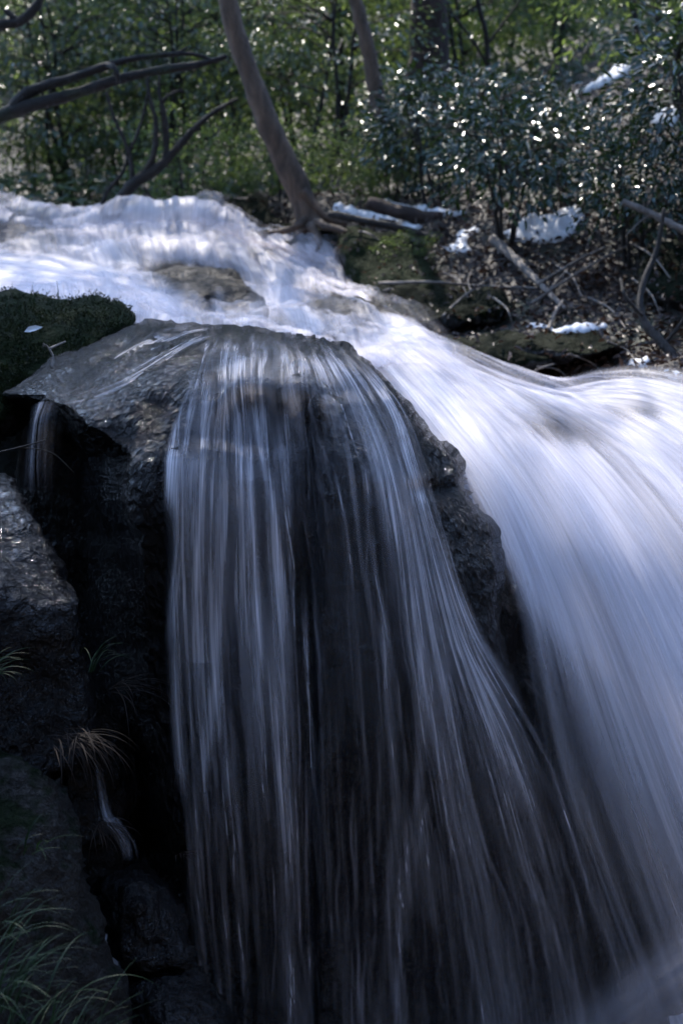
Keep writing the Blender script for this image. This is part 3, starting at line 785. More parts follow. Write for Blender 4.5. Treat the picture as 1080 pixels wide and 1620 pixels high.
def veil_dens(px, py, U, V, s, t, seed):
    base = paint(px, py, veil_streams)
    Uw = U + (.02 + .035 * sstep(0, 1.8, V)) * vnoise(np.stack([U * 5, V * 1.3], -1), seed + 61) + .012 * vnoise(np.stack([U * 16, V * 3.5], -1), seed + 62)
    s1 = streak(Uw, V, 13, 1.0, seed, 3); s2 = streak(Uw, V, 42, 1.1, seed + 3, 3); s3 = streak(Uw, V, 120, 2.6, seed + 5, 2)
    brk = .35 + .65 * sstep(.34, .6, streak(U, V, 9, 1.4, seed + 8, 3))
    thr = sstep(.46, .74, s2); clump = sstep(.36, .66, s1)
    low = np.interp(py, [560, 700, 1000, 1250, 1700], [1, 1, .86, .6, .46])
    mist = .10 * sstep(262, 290, px) * sstep(460, 430, px) * sstep(690, 740, py) * sstep(1200, 1000, py)
    film = .05 + .09 * sstep(580, 540, py) + .13 * sstep(550, 600, py) * sstep(740, 680, py) * sstep(520, 440, px)
    right = .035 * sstep(640, 760, px) * sstep(800, 1000, py)
    gap = 1 - .45 * np.exp(-((px - np.interp(py, [600, 720, 900, 1200, 1700], [480, 494, 500, 520, 500])) / np.interp(py, [600, 720, 900, 1300], [9, 16, 26, 20])) ** 2) * sstep(610, 650, py)
    hole = 1 - .9 * np.exp(-((px - 332) / 22) ** 2 - ((py - 588) / 34) ** 2)
    core = base * (.22 + .46 * thr + .34 * clump)
    wisps = (mist + film + right) * (.25 + 1.5 * clump * (.4 + thr))
    if seed not in _tm: _tm[seed] = threads_map(px, py, 340 if len(_tm) == 0 else 200, seed)
    threads = _tm[seed] * (.75 + .5 * s3) + .07 * sstep(.60, .80, s2) * sstep(.42, .62, s1) * brk
    comb = .30 * np.exp(-((py - (574 + .0017 * (px - 440) ** 2)) / 18) ** 2) * thr * sstep(640, 600, px)
    d = (core + wisps + threads + comb) * gap * hole * (.65 + .7 * s3) * low
    edge = sstep(0, .035, s - .03 * vnoise(np.stack([V * 3, V * 0], -1), seed) - .012) * sstep(1, .95, s) * sstep(0, .05, t)
    return d * edge * .95
sheet("water", veil_lines, 420, 620, veil_dens, M['veil'], "thin lacy veil of water streaking down the front of the huge dark boulder", "waterfall",
      layers=((0, .8), (.022, .3)), disp=.006, dfreq=(14, 1.2), seed=5, offset_fn=veil_Y)

led_lines = [[(300, 512, 0), (262, 518, 0), (222, 534, 0), (175, 562, 0), (130, 590, 0), (95, 608, 0), (66, 622, 0)],
             [(345, 520, 0), (300, 530, 0), (255, 550, 0), (205, 578, 0), (155, 602, 0), (112, 620, 0), (82, 632, 0)],
             [(350, 534, 0), (310, 552, 0), (270, 582, 0), (228, 612, 0), (185, 632, 0), (140, 640, 0), (104, 640, 0)]]
def led_Y(px, py, Y): return b_tps(px, py) + np.minimum(boulder_extra(px, py), .04) - .02
def led_dens(px, py, U, V, s, t, seed):
    s1 = streak(U, V, 10, 1.5, seed, 3, .02); s2 = streak(U, V, 45, 4, seed + 3, 3, .01)
    return .27 * sstep(.4, .75, s1) * (.3 + sstep(.4, .7, s2)) * sstep(0, .2, s) * sstep(1, .7, s) * sstep(0, .1, t) * sstep(1, .85, t)  # white streaks put the wet ledge's glints into the foam
sheet("water", led_lines, 120, 160, led_dens, M['veil'], "thin water film with painted glints across the ledge on top of the boulder", "water film", layers=((0, 1),), disp=.004, seed=65, offset_fn=led_Y)

# --- the big fall at right
fall_lines = [
 [(560, 534, 8.9), (582, 586, 7.75), (632, 648, 7.1), (682, 710, 6.65), (734, 780, 6.3), (776, 862, 6.05), (800, 966, 5.8), (818, 1095, 5.58), (852, 1250, 5.4), (900, 1400, 5.27), (960, 1560, 5.14), (1020, 1740, 5.0)],
 [(600, 534, 8.95), (662, 580, 7.9), (724, 640, 7.2), (782, 705, 6.7), (838, 785, 6.35), (890, 880, 6.05), (942, 1000, 5.85), (996, 1140, 5.65), (1052, 1290, 5.45), (1110, 1450, 5.3), (1170, 1610, 5.15), (1220, 1760, 5.0)],
 [(640, 538, 9.1), (710, 584, 8.2), (782, 636, 7.6), (852, 694, 7.0), (920, 772, 6.55), (984, 870, 6.2), (1044, 990, 5.95), (1104, 1130, 5.7), (1164, 1290, 5.5), (1224, 1460, 5.3), (1284, 1620, 5.2), (1330, 1760, 5.1)],
 [(690, 556, 9.2), (768, 598, 8.5), (846, 638, 7.9), (924, 690, 7.35), (1002, 764, 6.85), (1078, 866, 6.4), (1150, 990, 6.1), (1220, 1140, 5.8), (1290, 1310, 5.6), (1350, 1480, 5.4), (1410, 1640, 5.3), (1450, 1760, 5.2)],
 [(750, 584, 9.2), (830, 616, 8.7), (906, 644, 8.2), (984, 682, 7.75), (1066, 742, 7.2), (1150, 840, 6.7), (1232, 970, 6.3), (1310, 1130, 6.0), (1390, 1310, 5.7), (1450, 1480, 5.5), (1500, 1640, 5.4), (1540, 1760, 5.3)],
 [(806, 612, 9.1), (880, 628, 8.8), (950, 628, 8.4), (1026, 644, 8.0), (1112, 694, 7.55), (1200, 790, 7.0), (1290, 920, 6.6), (1380, 1090, 6.2), (1460, 1290, 5.9), (1530, 1470, 5.7), (1580, 1640, 5.5), (1620, 1760, 5.4)],
 [(840, 628, 9.0), (900, 624, 8.8), (960, 606, 8.55), (1030, 600, 8.3), (1120, 620, 8.0), (1220, 690, 7.5), (1330, 830, 7.0), (1430, 1020, 6.6), (1530, 1240, 6.2), (1600, 1460, 5.9), (1650, 1640, 5.7), (1690, 1760, 5.6)]]
def fall_dens(px, py, U, V, s, t, seed):
    s1 = streak(U, V, 7, .35, seed, 3, .02); s2 = streak(U, V, 30, .5, seed + 3, 3, .01); s3 = streak(U, V, 90, .8, seed + 5, 2)
    d = .50 + .5 * s1 + .44 * (s2 - .5) + .30 * (s3 - .5)
    thin = .75 * np.exp(-((px - 880) / 80) ** 2 - ((py - 688 - (px - 880) * .2) / 22) ** 2) + .70 * np.exp(-((px - 1010) / 60) ** 2 - ((py - 655) / 20) ** 2) \
         + .5 * np.exp(-((px - 625) / 60) ** 2 - ((py - 555) / 14) ** 2) + .35 * np.exp(-((px - 730) / 60) ** 2 - ((py - 575) / 14) ** 2)
    d = d * (1 - np.clip(thin * (.7 + .9 * s2), 0, .93))
    # the inner edge thins out downwards into separate strands
    lim = np.interp(py, [700, 850, 960, 1080, 1250, 1400, 1740], [.002, .004, .03, .08, .112, .125, .13])
    e = sstep(0, 1, (s - lim * .15) / (lim * 2.0)) ** (1.1)
    e = e * (.55 + .45 * e + 1.1 * (s2 - .35) * (1 - e)) + (1 - e) * .17 * sstep(.42, .72, s2) * (.5 + s3) * sstep(0, .03, s) * sstep(880, 1040, py)
    up = sstep(0, .03, t) * sstep(1.0, .965, s)
    low = np.interp(py, [900, 1250, 1740], [1, .88, .5])  # foam thinned downward to darken the fall's shaded foot
    return d * e * up * low
sheet("water", fall_lines, 330, 420, fall_dens, M['fall'], "broad white silky waterfall sweeping down to the right of the boulder", "waterfall",
      layers=((0, .85), (.05, .5), (.10, .28)), disp=.02, dfreq=(4, .5), seed=15)

# --- rapids above
rows = [
 [(-200, 345, 16), (0, 342, 16), (100, 358, 16), (200, 352, 16), (300, 345, 16), (350, 350, 16), (420, 375, 15.5), (500, 392, 15)],
 [(-200, 328, 13.6), (0, 327, 13.6), (105, 347, 13.6), (210, 340, 13.6), (310, 331, 13.6), (360, 350, 13.5), (430, 376, 13.3), (535, 394, 13.0)],
 [(-200, 366, 13.2), (0, 372, 13.2), (98, 376, 13.2), (200, 372, 13.2), (312, 372, 13.2), (392, 388, 13.1), (470, 412, 12.9), (558, 440, 12.6)],
 [(-200, 392, 12.2), (0, 394, 12.2), (104, 398, 12.2), (215, 396, 12.1), (320, 392, 12.1), (425, 414, 12.0), (500, 446, 12.2), (572, 468, 12.2)],
 [(-200, 408, 11.6), (0, 412, 11.6), (112, 420, 11.6), (225, 438, 11.6), (330, 446, 11.6), (440, 466, 11.4), (525, 474, 10.8), (612, 496, 10.6)],
 [(-200, 434, 10.6), (0, 432, 10.6), (125, 440, 10.4), (240, 466, 10.1), (345, 484, 9.9), (450, 496, 9.9), (550, 500, 9.8), (672, 526, 9.6)],
 [(-200, 466, 9.4), (0, 464, 9.4), (140, 472, 9.2), (255, 498, 9.0), (350, 514, 8.9), (460, 520, 8.9), (575, 528, 8.9), (730, 562, 8.9)],
 [(-200, 510, 8.0), (0, 510, 8.0), (145, 520, 7.8), (262, 532, 7.6), (355, 545, 7.5), (465, 552, 7.4), (590, 566, 7.5), (760, 610, 7.9)]]
rap_lines = [[r[k] for r in rows] for k in range(8)]
def rap_dens(px, py, U, V, s, t, seed):
    s1 = streak(U, V, 2.2, .5, seed, 3, .06); s2 = streak(U, V, 9, .7, seed + 3, 3, .04); s3 = streak(U, V, 30, 1.2, seed + 5, 2, .02)
    d = .62 + .7 * (s1 - .40) + .55 * (s2 - .5) + .25 * (s3 - .5)
    def blob(x, y, a, b): return np.exp(-((px - x) / a) ** 2 - ((py - y) / b) ** 2)
    rk = np.zeros_like(px)
    pl = np.array([(226, 442), (262, 426), (305, 419), (345, 420), (378, 436), (404, 464), (420, 494), (396, 504), (330, 498), (280, 478), (245, 458)], float)
    qf = np.stack([px.ravel(), py.ravel()], -1); ins = inside(pl, qf); dd_ = edge_dist(pl, qf) * np.where(ins, 1, -1)
    rk = sstep(-14, 6, dd_).reshape(px.shape)
    rill = .3 * np.exp(-((px - 338 - (py - 430) * .1) / 9) ** 2) + .2 * np.exp(-((px - 300 + (py - 430) * .2) / 8) ** 2) + .25 * np.exp(-((px - 385 - (py - 450) * .3) / 9) ** 2)
    d = d * (1 - rk * (.96 - rill * s2 * 2.6)) - .42 * blob(45, 380, 42, 24) * (.3 + 1.2 * s2) - .25 * blob(240, 372, 60, 14) - .25 * blob(420, 400, 40, 12) \
        - .5 * blob(525, 488, 40, 14) * (.5 + s2) - .4 * blob(590, 505, 30, 14) * (.5 + s2) - .3 * blob(540, 420, 20, 30) * s2
    e = sstep(1.0, .955, s + .03 * (s2 - .5))
    return d * e * sstep(0, .06, t)
def rap_Y(px, py, Y):
    return Y
sheet("water", rap_lines, 380, 260, rap_dens, M['water'], "foaming white rapids tumbling over stones above the boulder", "rapids",
      layers=((0, .82), (.05, .42), (.10, .2)), disp=.085, dfreq=(1.3, .75), seed=25)
slide_lines = [
 [(-200, 392, 10.9), (-60, 398, 10.8), (60, 408, 10.6), (150, 422, 10.4), (230, 444, 10.1), (290, 476, 9.6), (330, 520, 8.9)],
 [(-200, 420, 10.2), (-60, 424, 10.1), (50, 432, 10.0), (130, 446, 9.8), (200, 466, 9.5), (255, 496, 9.1), (290, 535, 8.6)],
 [(-200, 470, 9.2), (-60, 470, 9.2), (40, 474, 9.1), (110, 484, 9.0), (170, 500, 8.8), (215, 520, 8.5), (245, 550, 8.2)]]
def slide_dens(px, py, U, V, s, t, seed):
    s1 = streak(U, V, 5, .3, seed, 3, .02); s2 = streak(U, V, 24, .5, seed + 3, 3)
    return (.6 + .5 * s1 + .25 * (s2 - .5)) * sstep(0, .22, s) * sstep(1, .8, t)
sheet("water", slide_lines, 120, 200, slide_dens, M['water'], "smooth white chute of water curving down behind the mossy boulder", "rapids",
      layers=((0, .9), (.05, .5)), disp=.02, dfreq=(3, .6), seed=35)
# --- small trickles at left
tr_lines = [[(46, 640, 5.7), (40, 680, 5.62), (34, 740, 5.6), (32, 800, 5.6)], [(74, 632, 5.6), (62, 670, 5.5), (58, 740, 5.48), (62, 800, 5.48)], [(108, 640, 5.55), (104, 680, 5.5), (104, 740, 5.48), (104, 800, 5.48)]]
def tr_dens(px, py, U, V, s, t, seed):
    s2 = streak(U, V, 50, .8, seed, 3)
    return (.24 * np.exp(-((px - np.interp(py, [635, 700, 790], [66, 52, 42])) / 10) ** 2) + .05) * (2.4 * np.clip(s2 - .3, 0, 1)) * sstep(0, .45, s) * sstep(1, .4, s) * sstep(1, .6, t) * sstep(0, .04, t)
sheet("water", tr_lines, 80, 90, tr_dens, M['veil'], "small ribbon of water falling off the left tip of the boulder", "waterfall", layers=((0, 1),), disp=.004, seed=45)
tr2 = [[(132, 1190, 4.72), (148, 1280, 4.68), (152, 1310, 4.6), (180, 1340, 4.55), (186, 1366, 4.5)], [(150, 1190, 4.72), (165, 1280, 4.66), (176, 1300, 4.58), (200, 1335, 4.53), (208, 1366, 4.48)], [(160, 1190, 4.72), (176, 1280, 4.66), (190, 1296, 4.58), (214, 1330, 4.53), (224, 1366, 4.48)]]
def tr2_dens(px, py, U, V, s, t, seed):
    s2 = streak(U, V, 60, 1.5, seed, 3)
    return .5 * np.clip(s2 - .3, 0, 1) * sstep(0, .3, s) * sstep(1, .7, s) * sstep(0, .3, t) * sstep(1, .7, t)
sheet("water", tr2, 50, 80, tr2_dens, M['veil'], "thin trickle of water sliding down the dark recess at lower left", "waterfall", layers=((0, 1),), disp=.004, seed=46)
# --- pool at the foot and the spray over it
pv = np.array([(x, y, -3.18) for y in np.linspace(2.2, 7.0, 30) for x in np.linspace(-1.2, 3.4, 30)])
pi_ = (np.arange(29)[:, None] * 30 + np.arange(29)[None]).ravel()
pool = build("water", pv, np.stack([pi_, pi_ + 1, pi_ + 31, pi_ + 30], -1), M['fall'], uv=pv[:, :2], attrs={"foam": .5 + .4 * fbm(pv * 2, 3, 3)}, origin='world')
tag(pool, "churning white pool below the foot of the waterfall", "pool", kind="structure")
spray_lines = [[(720, 1760, 4.7), (800, 1680, 4.75), (900, 1580, 4.8), (1000, 1500, 4.85), (1120, 1420, 4.9), (1250, 1360, 4.95)],
               [(800, 1800, 4.6), (880, 1720, 4.65), (970, 1640, 4.7), (1070, 1560, 4.75), (1180, 1490, 4.8), (1300, 1440, 4.85)],
               [(900, 1860, 4.5), (980, 1790, 4.55), (1070, 1720, 4.6), (1160, 1660, 4.65), (1260, 1590, 4.7), (1360, 1540, 4.75)]]
def spray_dens(px, py, U, V, s, t, seed):
    s1 = streak(U, V, 5, .8, seed, 3, .02)
    return .11 * sstep(0, .45, s) * (.4 + s1) * sstep(0, .3, t)
sheet("water", spray_lines, 80, 120, spray_dens, M['fall'], "pale plume of spray rising from the foot of the waterfall", "spray", layers=((0, .6), (.08, .5), (.16, .4)), disp=.03, dfreq=(4, 1), seed=55, kind="stuff")

# ------------------------------------------------------------------ trees and shrubs
def curve(pts, n=24): return catmull(np.asarray(pts, float), n)

def pix_tube(mb, pts, w0, w1, n=24, sides=10, rough=.12, seed=0, flare=0.0):
    """A limb through photo points (px, py, Y) whose widths are given in photo pixels."""
    a = curve(pts, n); v = P(a[:, 0], a[:, 1], a[:, 2])
    t = np.linspace(0, 1, n)
    r = (w0 + (w1 - w0) * t) * a[:, 2] / 2250 / 2
    if flare: r = r * (1 + flare * np.exp(-t * 9))
    mb.tube(v, r, sides, rough, seed)
    return v

def spray_leaves(mb, centres, outdir, per, spread, L, W, rg, flat=.6, up=1.0, face=0.0):
    n = len(centres) * per
    c = np.repeat(centres, per, 0); od = np.repeat(outdir, per, 0)
    off = rg.normal(0, 1, (n, 3)) * np.array([1, 1, flat]) * spread
    pos = c + off
    ax = od * .8 + off / (spread + 1e-6) * .5 + rg.normal(0, .5, (n, 3)); ax[:, 2] -= .25
    nr = rg.normal(0, .55, (n, 3)); nr[:, 2] += up; nr[:, 1] -= face
    mb.leaves(pos, ax, nr, L * rg.uniform(.45, 1.35, n), W * rg.uniform(.7, 1.2, n))

def crown_points(rg, rx, ry, rz, n):
    d = rg.normal(0, 1, (n, 3)); d /= np.linalg.norm(d, axis=1, keepdims=True)
    r = rg.uniform(.25, 1, n) ** .5
    lump = 1 + .35 * vnoise(d * 2.1 + rg.uniform(0, 50), 3)
    return d * (r * lump)[:, None] * np.array([rx, ry, rz]), d

def make_plant(name, seed, crown_c, crown_r, n_cl, per, spread, L, W, leaf, bark, stems, stem_r, flat=.6, branch=40, cat='tree', crown_name='crown', face=0.0):
    """A shrub or tree around the origin: stems run up into the crown, branches carry the leaf sprays."""
    rg = np.random.default_rng(seed)
    root = empty(name, (0, 0, 0))
    cp, cd = crown_points(rg, *crown_r, n_cl)
    cp = cp + np.array(crown_c)
    t_ = MB(); forks = []
    for s in range(stems):
        az = rg.uniform(0, 6.28); lean = rg.uniform(.1, .5) * (0.25 if stems == 1 else 1)
        top = np.array([math.cos(az) * crown_r[0] * lean, math.sin(az) * crown_r[1] * lean, crown_c[2] + crown_r[2] * rg.uniform(.1, .6)])
        base = np.array([rg.normal(0, .05), rg.normal(0, .05), -.15]) * (1 if stems > 1 else .2) + np.array([0, 0, -.1])
        m1 = base * .65 + top * .35 + rg.normal(0, .06, 3) * top[2] * .5; m2 = base * .3 + top * .7 + rg.normal(0, .05, 3) * top[2] * .5
        c = curve([base, m1, m2, top], 16)
        t_.tube(c, np.linspace(stem_r, stem_r * .3, 16) * (1 + .5 * np.exp(-np.linspace(0, 8, 16))), 7, .12, seed + s)
        forks.append(c[5:])
    forks = np.concatenate(forks)
    for k in range(min(branch, n_cl)):
        e = cp[k]; a = forks[np.argmin(((forks - e) ** 2).sum(1) + (forks[:, 2] > e[2]) * .5)]
        mid = (a + e) / 2 + np.array([0, 0, .12]) * np.linalg.norm(e - a) + rg.normal(0, .05, 3) * np.linalg.norm(e - a)
        t_.tube(curve([a, mid, e], 7), np.linspace(stem_r * .35, stem_r * .08, 7), 4, 0, 0)
    t_.build("trunk" if stems == 1 else "stem", bark, root)
    l_ = MB(); spray_leaves(l_, cp, cd, per, spread, L, W, rg, flat, 1.0, face)
    l_.build(crown_name, leaf, root)
    return root

# prototypes, one of each kind, moved to its first place and copied after that
protos = {
 'glossy': [make_plant("evergreen_shrub", 100 + k, (0, 0, .95), (.85, .85, .68), 150, 11, .085, .095, .042, M['glossy'], M['barkdark'], 5, .022, .6, 60, crown_name='foliage', face=.35) for k in range(2)],
 'greybush': [make_plant("broadleaf_tree", 120 + k, (0, 0, 1.9), (1.6, 1.6, 1.5), 190, 18, .17, .085, .036, M['grey'], M['barkdark'], 3, .03, .28, 60) for k in range(2)],
 'green': [make_plant("green_tree", 140 + k, (0, 0, 1.75), (1.6, 1.6, 1.55), 180, 18, .17, .085, .038, M['green'], M['barkdark'], 2, .03, .28, 60) for k in range(2)],
 'greenbush': [make_plant("green_shrub", 160 + k, (0, 0, .7), (.9, .9, .6), 130, 14, .10, .07, .03, M['green'], M['barkdark'], 4, .018, .5, 40, crown_name='foliage') for k in range(2)],
 'tall': [make_plant("tall_tree", 180 + k, (0, 0, 9.0), (2.6, 2.6, 3.2), 260, 14, .28, .15, .07, M['green'], M[('barkpale', 'barkred', 'barkdark')[k]], 1, .19, .5, 50) for k in range(3)],
}
used = {}
prng = random.Random(5)
def put(kind, var, pos, scale, label, cat, group=None, sz=1.0, sink=.05):
    src = protos[kind][var % len(protos[kind])]
    key = (kind, var % len(protos[kind]))
    o = src if key not in used else copy_tree(src)
    used[key] = True
    o.location = Vector(pos) - Vector((0, 0, sink))
    o.rotation_euler = (0, 0, prng.uniform(-.6, .6) if kind == 'glossy' else prng.uniform(0, 6.28))
    o.scale = (scale, scale, scale * sz)
    if "group" in o: del o["group"]
    tag(o, label, cat, group)
    return o

G = "glossy evergreen shrubs on the right bank"
for var, px, py, sc, lb in [
   (0, 690, 326, .85, "glossy dark leaved shrub just right of the snow covered log"),
   (1, 800, 388, .86, "glossy dark shrub hanging over the pale broken branch"),
   (0, 905, 338, .62, "glossy dark shrub in the middle of the bank, below the upper snow"),
   (1, 1000, 415, .66, "glossy dark shrub standing low over the shaded bank at right"),
   (0, 1125, 345, 1.05, "glossy dark shrub cut by the right edge of the picture"),
   (0, 780, 245, .55, "small glossy dark shrub right below the thick reddish trunk"),
   (1, 640, 304, .66, "small glossy dark shrub right behind the snowy log"),
   (1, 842, 262, .55, "small glossy dark shrub left of the highest snow patch")]:
    put('glossy', var, hit(px, py), sc, lb, "shrub", G)
G = "grey green broadleaf trees at the stream head"
for var, px, py, Y, sc, lb in [
   (0, 130, 322, 16.5, 1.25, "grey green tree spreading over the upper left corner"),
   (1, 290, 315, 19, 1.2, "grey green tree behind the arching bare branch"),
   (1, 500, 300, 18, 1.0, "grey green tree right behind the leaning trunk"),
   (1, 880, 100, 19, 1.0, "grey green tree above the highest snow patch"),
   (1, 1030, 95, 17, .85, "grey green tree right above the highest snow patch"),
   (1, -40, 310, 19, 1.3, "grey green tree cut by the left edge of the picture")]:
    p = hit(px, py); put('greybush', var, p, sc, lb, "tree", G)
G = "sunlit green trees behind the rapids"
for var, px, py, sc, lb in [
   (0, 360, 300, .95, "bright green tree just left of the leaning trunk"),
   (1, 210, 290, 1.0, "bright green tree behind the bare forked shrub"),
   (0, 60, 300, .9, "bright green tree above the left end of the rapids"),
   (1, 470, 250, 1.1, "bright green tree peeking out right of the leaning trunk"),
   (0, 330, 230, 1.2, "bright green tree farther up between the pale trunks"),
   (1, 120, 220, 1.2, "bright green tree far back at upper left"),
   (0, 550, 200, 1.2, "bright green tree behind the slender grey trunk"),
   (1, 740, 170, 1.2, "bright green tree right of the thick reddish trunk"),
   (1, 800, 120, 1.0, "muted green tree behind the thin crooked sapling"),
   (0, 1075, 170, .8, "bright green tree hanging into the upper right corner"),
   (1, 960, 30, 1.0, "bright green tree at the top edge above the snow")]:
    put('green', var, hit(px, py), sc, lb, "tree", G)
G = "low green shrubs along the banks"
for var, px, py, sc, lb in [
   (0, 440, 318, .7, "low green shrub at the foot of the leaning tree"),
   (1, 620, 320, .55, "low green shrub behind the snow covered log"),
   (0, 640, 425, .28, "small green plant on the mossy boulder by the rapids"),
   (1, 290, 328, .8, "low green shrub right behind the crest of the rapids"),
   (0, 130, 328, .8, "low green shrub left of the forked bare shrub"),
   (1, 20, 328, .8, "low green shrub at the left end of the crest"),
   (0, 570, 310, .6, "low green shrub between the leaning trunk and the snow")]:
    put('greenbush', var, hit(px, py), sc, lb, "shrub", G)
G = "tall trees far up the wooded slope"
tl = [(0, 212, 23, .62, "pale straight trunk of a tall tree behind the forked bare shrub"),
      (1, 115, 27, 1.2, "dim reddish trunk of a tall tree above the rapids at left"),
      (1, 888, 25, .95, "reddish trunk of a tall tree at the top right, above the snow"),
      (2, 612, 27, 1.1, "dark straight trunk of a tall tree left of the thick one"),
      (2, 545, 20, .30, "thin dark tree stem just left of the slender grey trunk"),
      (0, 830, 30, .8, "pale trunk of a tall tree high at the top edge")]
def stand(px, Y): return drop(float(P(px, 300, Y)[0]), Y)
for var, px, Y, sc, lb in tl:
    put('tall', var, stand(px, Y), sc, lb, "tree", G)
frng = np.random.default_rng(77)
GF = "dim trees deep in the background wood"
n_far = 0
for k in range(46):
    y = frng.uniform(30, 62); x = frng.uniform(-.34, .34) * y
    put(('tall' if k % 9 == 0 else 'greybush', 'green', 'greybush')[k % 3], k, drop(x, y), frng.uniform(.9, 1.4) * (1.5 if k % 9 else 1), "dim tree deep in the background wood up the slope", "tree", GF)
# low shrubs, then unseen trees added out of view to shade the stream
GU = "low shrubs of the wooded slope"
for k in range(26):
    y = frng.uniform(18, 34); x = frng.uniform(-.30, .27) * y
    if x > .12 * y and y < 21: y += 8
    put(('green', 'greybush', 'greenbush')[k % 3], k // 3, drop(x, y), frng.uniform(.7, 1.05) * (1.7 if k % 3 == 2 else 1), "leafy shrub of the wooded slope, half hidden among others", "shrub", GU)
GO = "unseen trees added to shade the stream"
for k, (x, y, s) in enumerate([(-5.5, 12, 1.0), (-4.8, 17, 1.1), (5.5, 15, 1.0), (7, 10, 1.1), (-8, 8, 1.0), (8, 4, 1.1), (-7, 2, 1.0), (6, -3, 1.0), (-5, -6, 1.0), (1, -9, 1.1), (-5.4, 19.5, 1.0), (-3.5, 12.9, 1.0), (-9, -2, 1.0)]):  # out-of-view trees, placed for their shade on water and rocks
    put('tall', k, drop(x, y), s, "unseen tall tree added beyond the picture to shade the stream", "tree", GO)

# --- the leaning tree and other single trunks
def single_tree(label, pts, w0, w1, bark, crown=None, flare=.0, roots=(), limbs=(), name="leaning_tree", seed=1, sides=14):
    a = np.array(pts[0], float); base = P(*a)
    root = empty(name, base)
    mb = MB()
    arr = curve(pts, 40); v = P(arr[:, 0], arr[:, 1], arr[:, 2])
    t = np.linspace(0, 1, 40)
    r = (w0 + (w1 - w0) * t) * arr[:, 2] / 2250 / 2
    r = r * (1 + flare * np.exp(-t * 14))
    mb.tube(v - base, r, sides, .13, seed)
    tk = mb.build("trunk", bark, root)
    if roots:
        rb = MB()
        for p_, a0, a1 in roots:
            c = curve(p_, 16); vv = P(c[:, 0], c[:, 1], c[:, 2])
            rb.tube(vv - base, np.linspace(a0, a1, 16) * c[:, 2] / 4500, 8, .25, seed + 3)
        rb.build("root", bark, tk)
    for p_, a0, a1 in limbs:
        lb_ = MB(); c = curve(p_, 20); vv = P(c[:, 0], c[:, 1], c[:, 2])
        lb_.tube(vv - base, np.linspace(a0, a1, 20) * c[:, 2] / 4500, 7, .2, seed + 5)
        lb_.build("branch", bark, root)
    if crown:
        rg = np.random.default_rng(seed + 50)
        l_ = MB(); cp, cd = crown_points(rg, *crown[1], crown[2])
        spray_leaves(l_, cp + np.array(crown[0]) - base, cd, 14, .2, .11, .05, rg, .5)
        l_.build("crown", M['green'], root)
    tag(root, label, "tree")
    return root

single_tree("grey brown leaning tree with flared roots at the right edge of the rapids",
    [(497, 362, 13.2), (487, 335, 13.2), (470, 295, 13.2), (444, 240, 13.2), (422, 190, 13.2), (400, 130, 13.2), (376, 62, 13.2), (362, 0, 13.2), (345, -120, 13.3), (320, -300, 13.4), (290, -520, 13.6)],
    40, 27, M['bark'], ((-1.2, 13.2, 6.2), (2.7, 2.6, 1.4), 300), .75,  # crown out of view, widened to block sun on the boulder
    roots=[([(484, 345, 13.1), (470, 358, 13.0), (450, 364, 13.0), (425, 368, 13.0)], 14, 5), ([(500, 350, 13.0), (515, 358, 12.9), (540, 364, 12.8), (570, 370, 12.7)], 16, 5),
           ([(490, 355, 13.0), (500, 370, 12.9), (505, 385, 12.8), (500, 398, 12.8)], 16, 6), ([(478, 300, 13.1), (500, 330, 13.1), (525, 348, 13.1), (545, 352, 13.1)], 14, 10)],
    limbs=[([(356, -30, 13.2), (395, -60, 13.1), (450, -110, 13.0), (520, -140, 12.9)], 16, 6)], seed=5)
single_tree("slender grey trunk leaning left behind the leaning tree",
    [(600, 285, 14.6), (598, 200, 14.6), (592, 130, 14.6), (578, 60, 14.6), (562, 0, 14.6), (540, -90, 14.6), (520, -200, 14.7), (500, -300, 14.7)], 27, 17, M['bark'], ((-1.4, 17.0, 8.0), (2.7, 2.6, 1.3), 220), .2, name="slender_tree", seed=6)  # crown out of view, enlarged to shade the stream
single_tree("thick dark reddish trunk at top centre right",
    [(676, 235, 16.8), (676, 130, 16.8), (678, 60, 16.8), (680, 0, 16.8), (684, -120, 16.8), (688, -300, 16.8)], 66, 54, M['barkred'], ((1.2, 17.2, 7.4), (2, 2, 1.2), 60), .25, name="thick_tree", seed=7)
single_tree("thin crooked sapling stem right of the thick reddish trunk",
    [(790, 215, 17), (782, 160, 17), (772, 100, 17), (768, 50, 17), (755, 0, 17), (748, -80, 17)], 9, 7, M['barkdark'], None, .2,
    limbs=[([(775, 110, 17), (745, 60, 17), (715, 20, 17), (700, -20, 17)], 6, 3), ([(770, 70, 17), (800, 30, 17), (830, -10, 17)], 5, 3)], name="sapling", seed=8)
single_tree("bare dark shrub with several forked stems behind the rapids crest",
    [(172, 352, 14.0), (190, 318, 14.0), (212, 290, 14.0), (246, 268, 14.0), (275, 240, 14.0), (305, 205, 14.0), (340, 176, 14.0), (375, 156, 14.0)], 24, 5, M['barkdark'], None, .3,
    limbs=[([(212, 290, 14), (236, 262, 14), (246, 230, 14), (246, 190, 14), (236, 150, 14), (232, 110, 14)], 12, 5),
           ([(256, 262, 14), (264, 230, 14), (262, 190, 14), (258, 160, 14), (275, 146, 14), (290, 142, 14)], 9, 4),
           ([(210, 288, 14), (206, 250, 14), (194, 215, 14), (180, 185, 14), (168, 145, 14)], 8, 4),
           ([(200, 246, 14), (216, 215, 14), (228, 175, 14), (234, 140, 14)], 6, 3),
           ([(262, 230, 14), (258, 190, 14), (252, 150, 14), (252, 115, 14)], 7, 3),
           ([(158, 345, 14.1), (168, 305, 14.1), (192, 275, 14.1), (204, 245, 14.1), (222, 195, 14.1)], 7, 4),
           ([(228, 296, 14), (238, 310, 14), (242, 322, 14)], 5, 3)], name="bare_shrub", seed=9, sides=10)
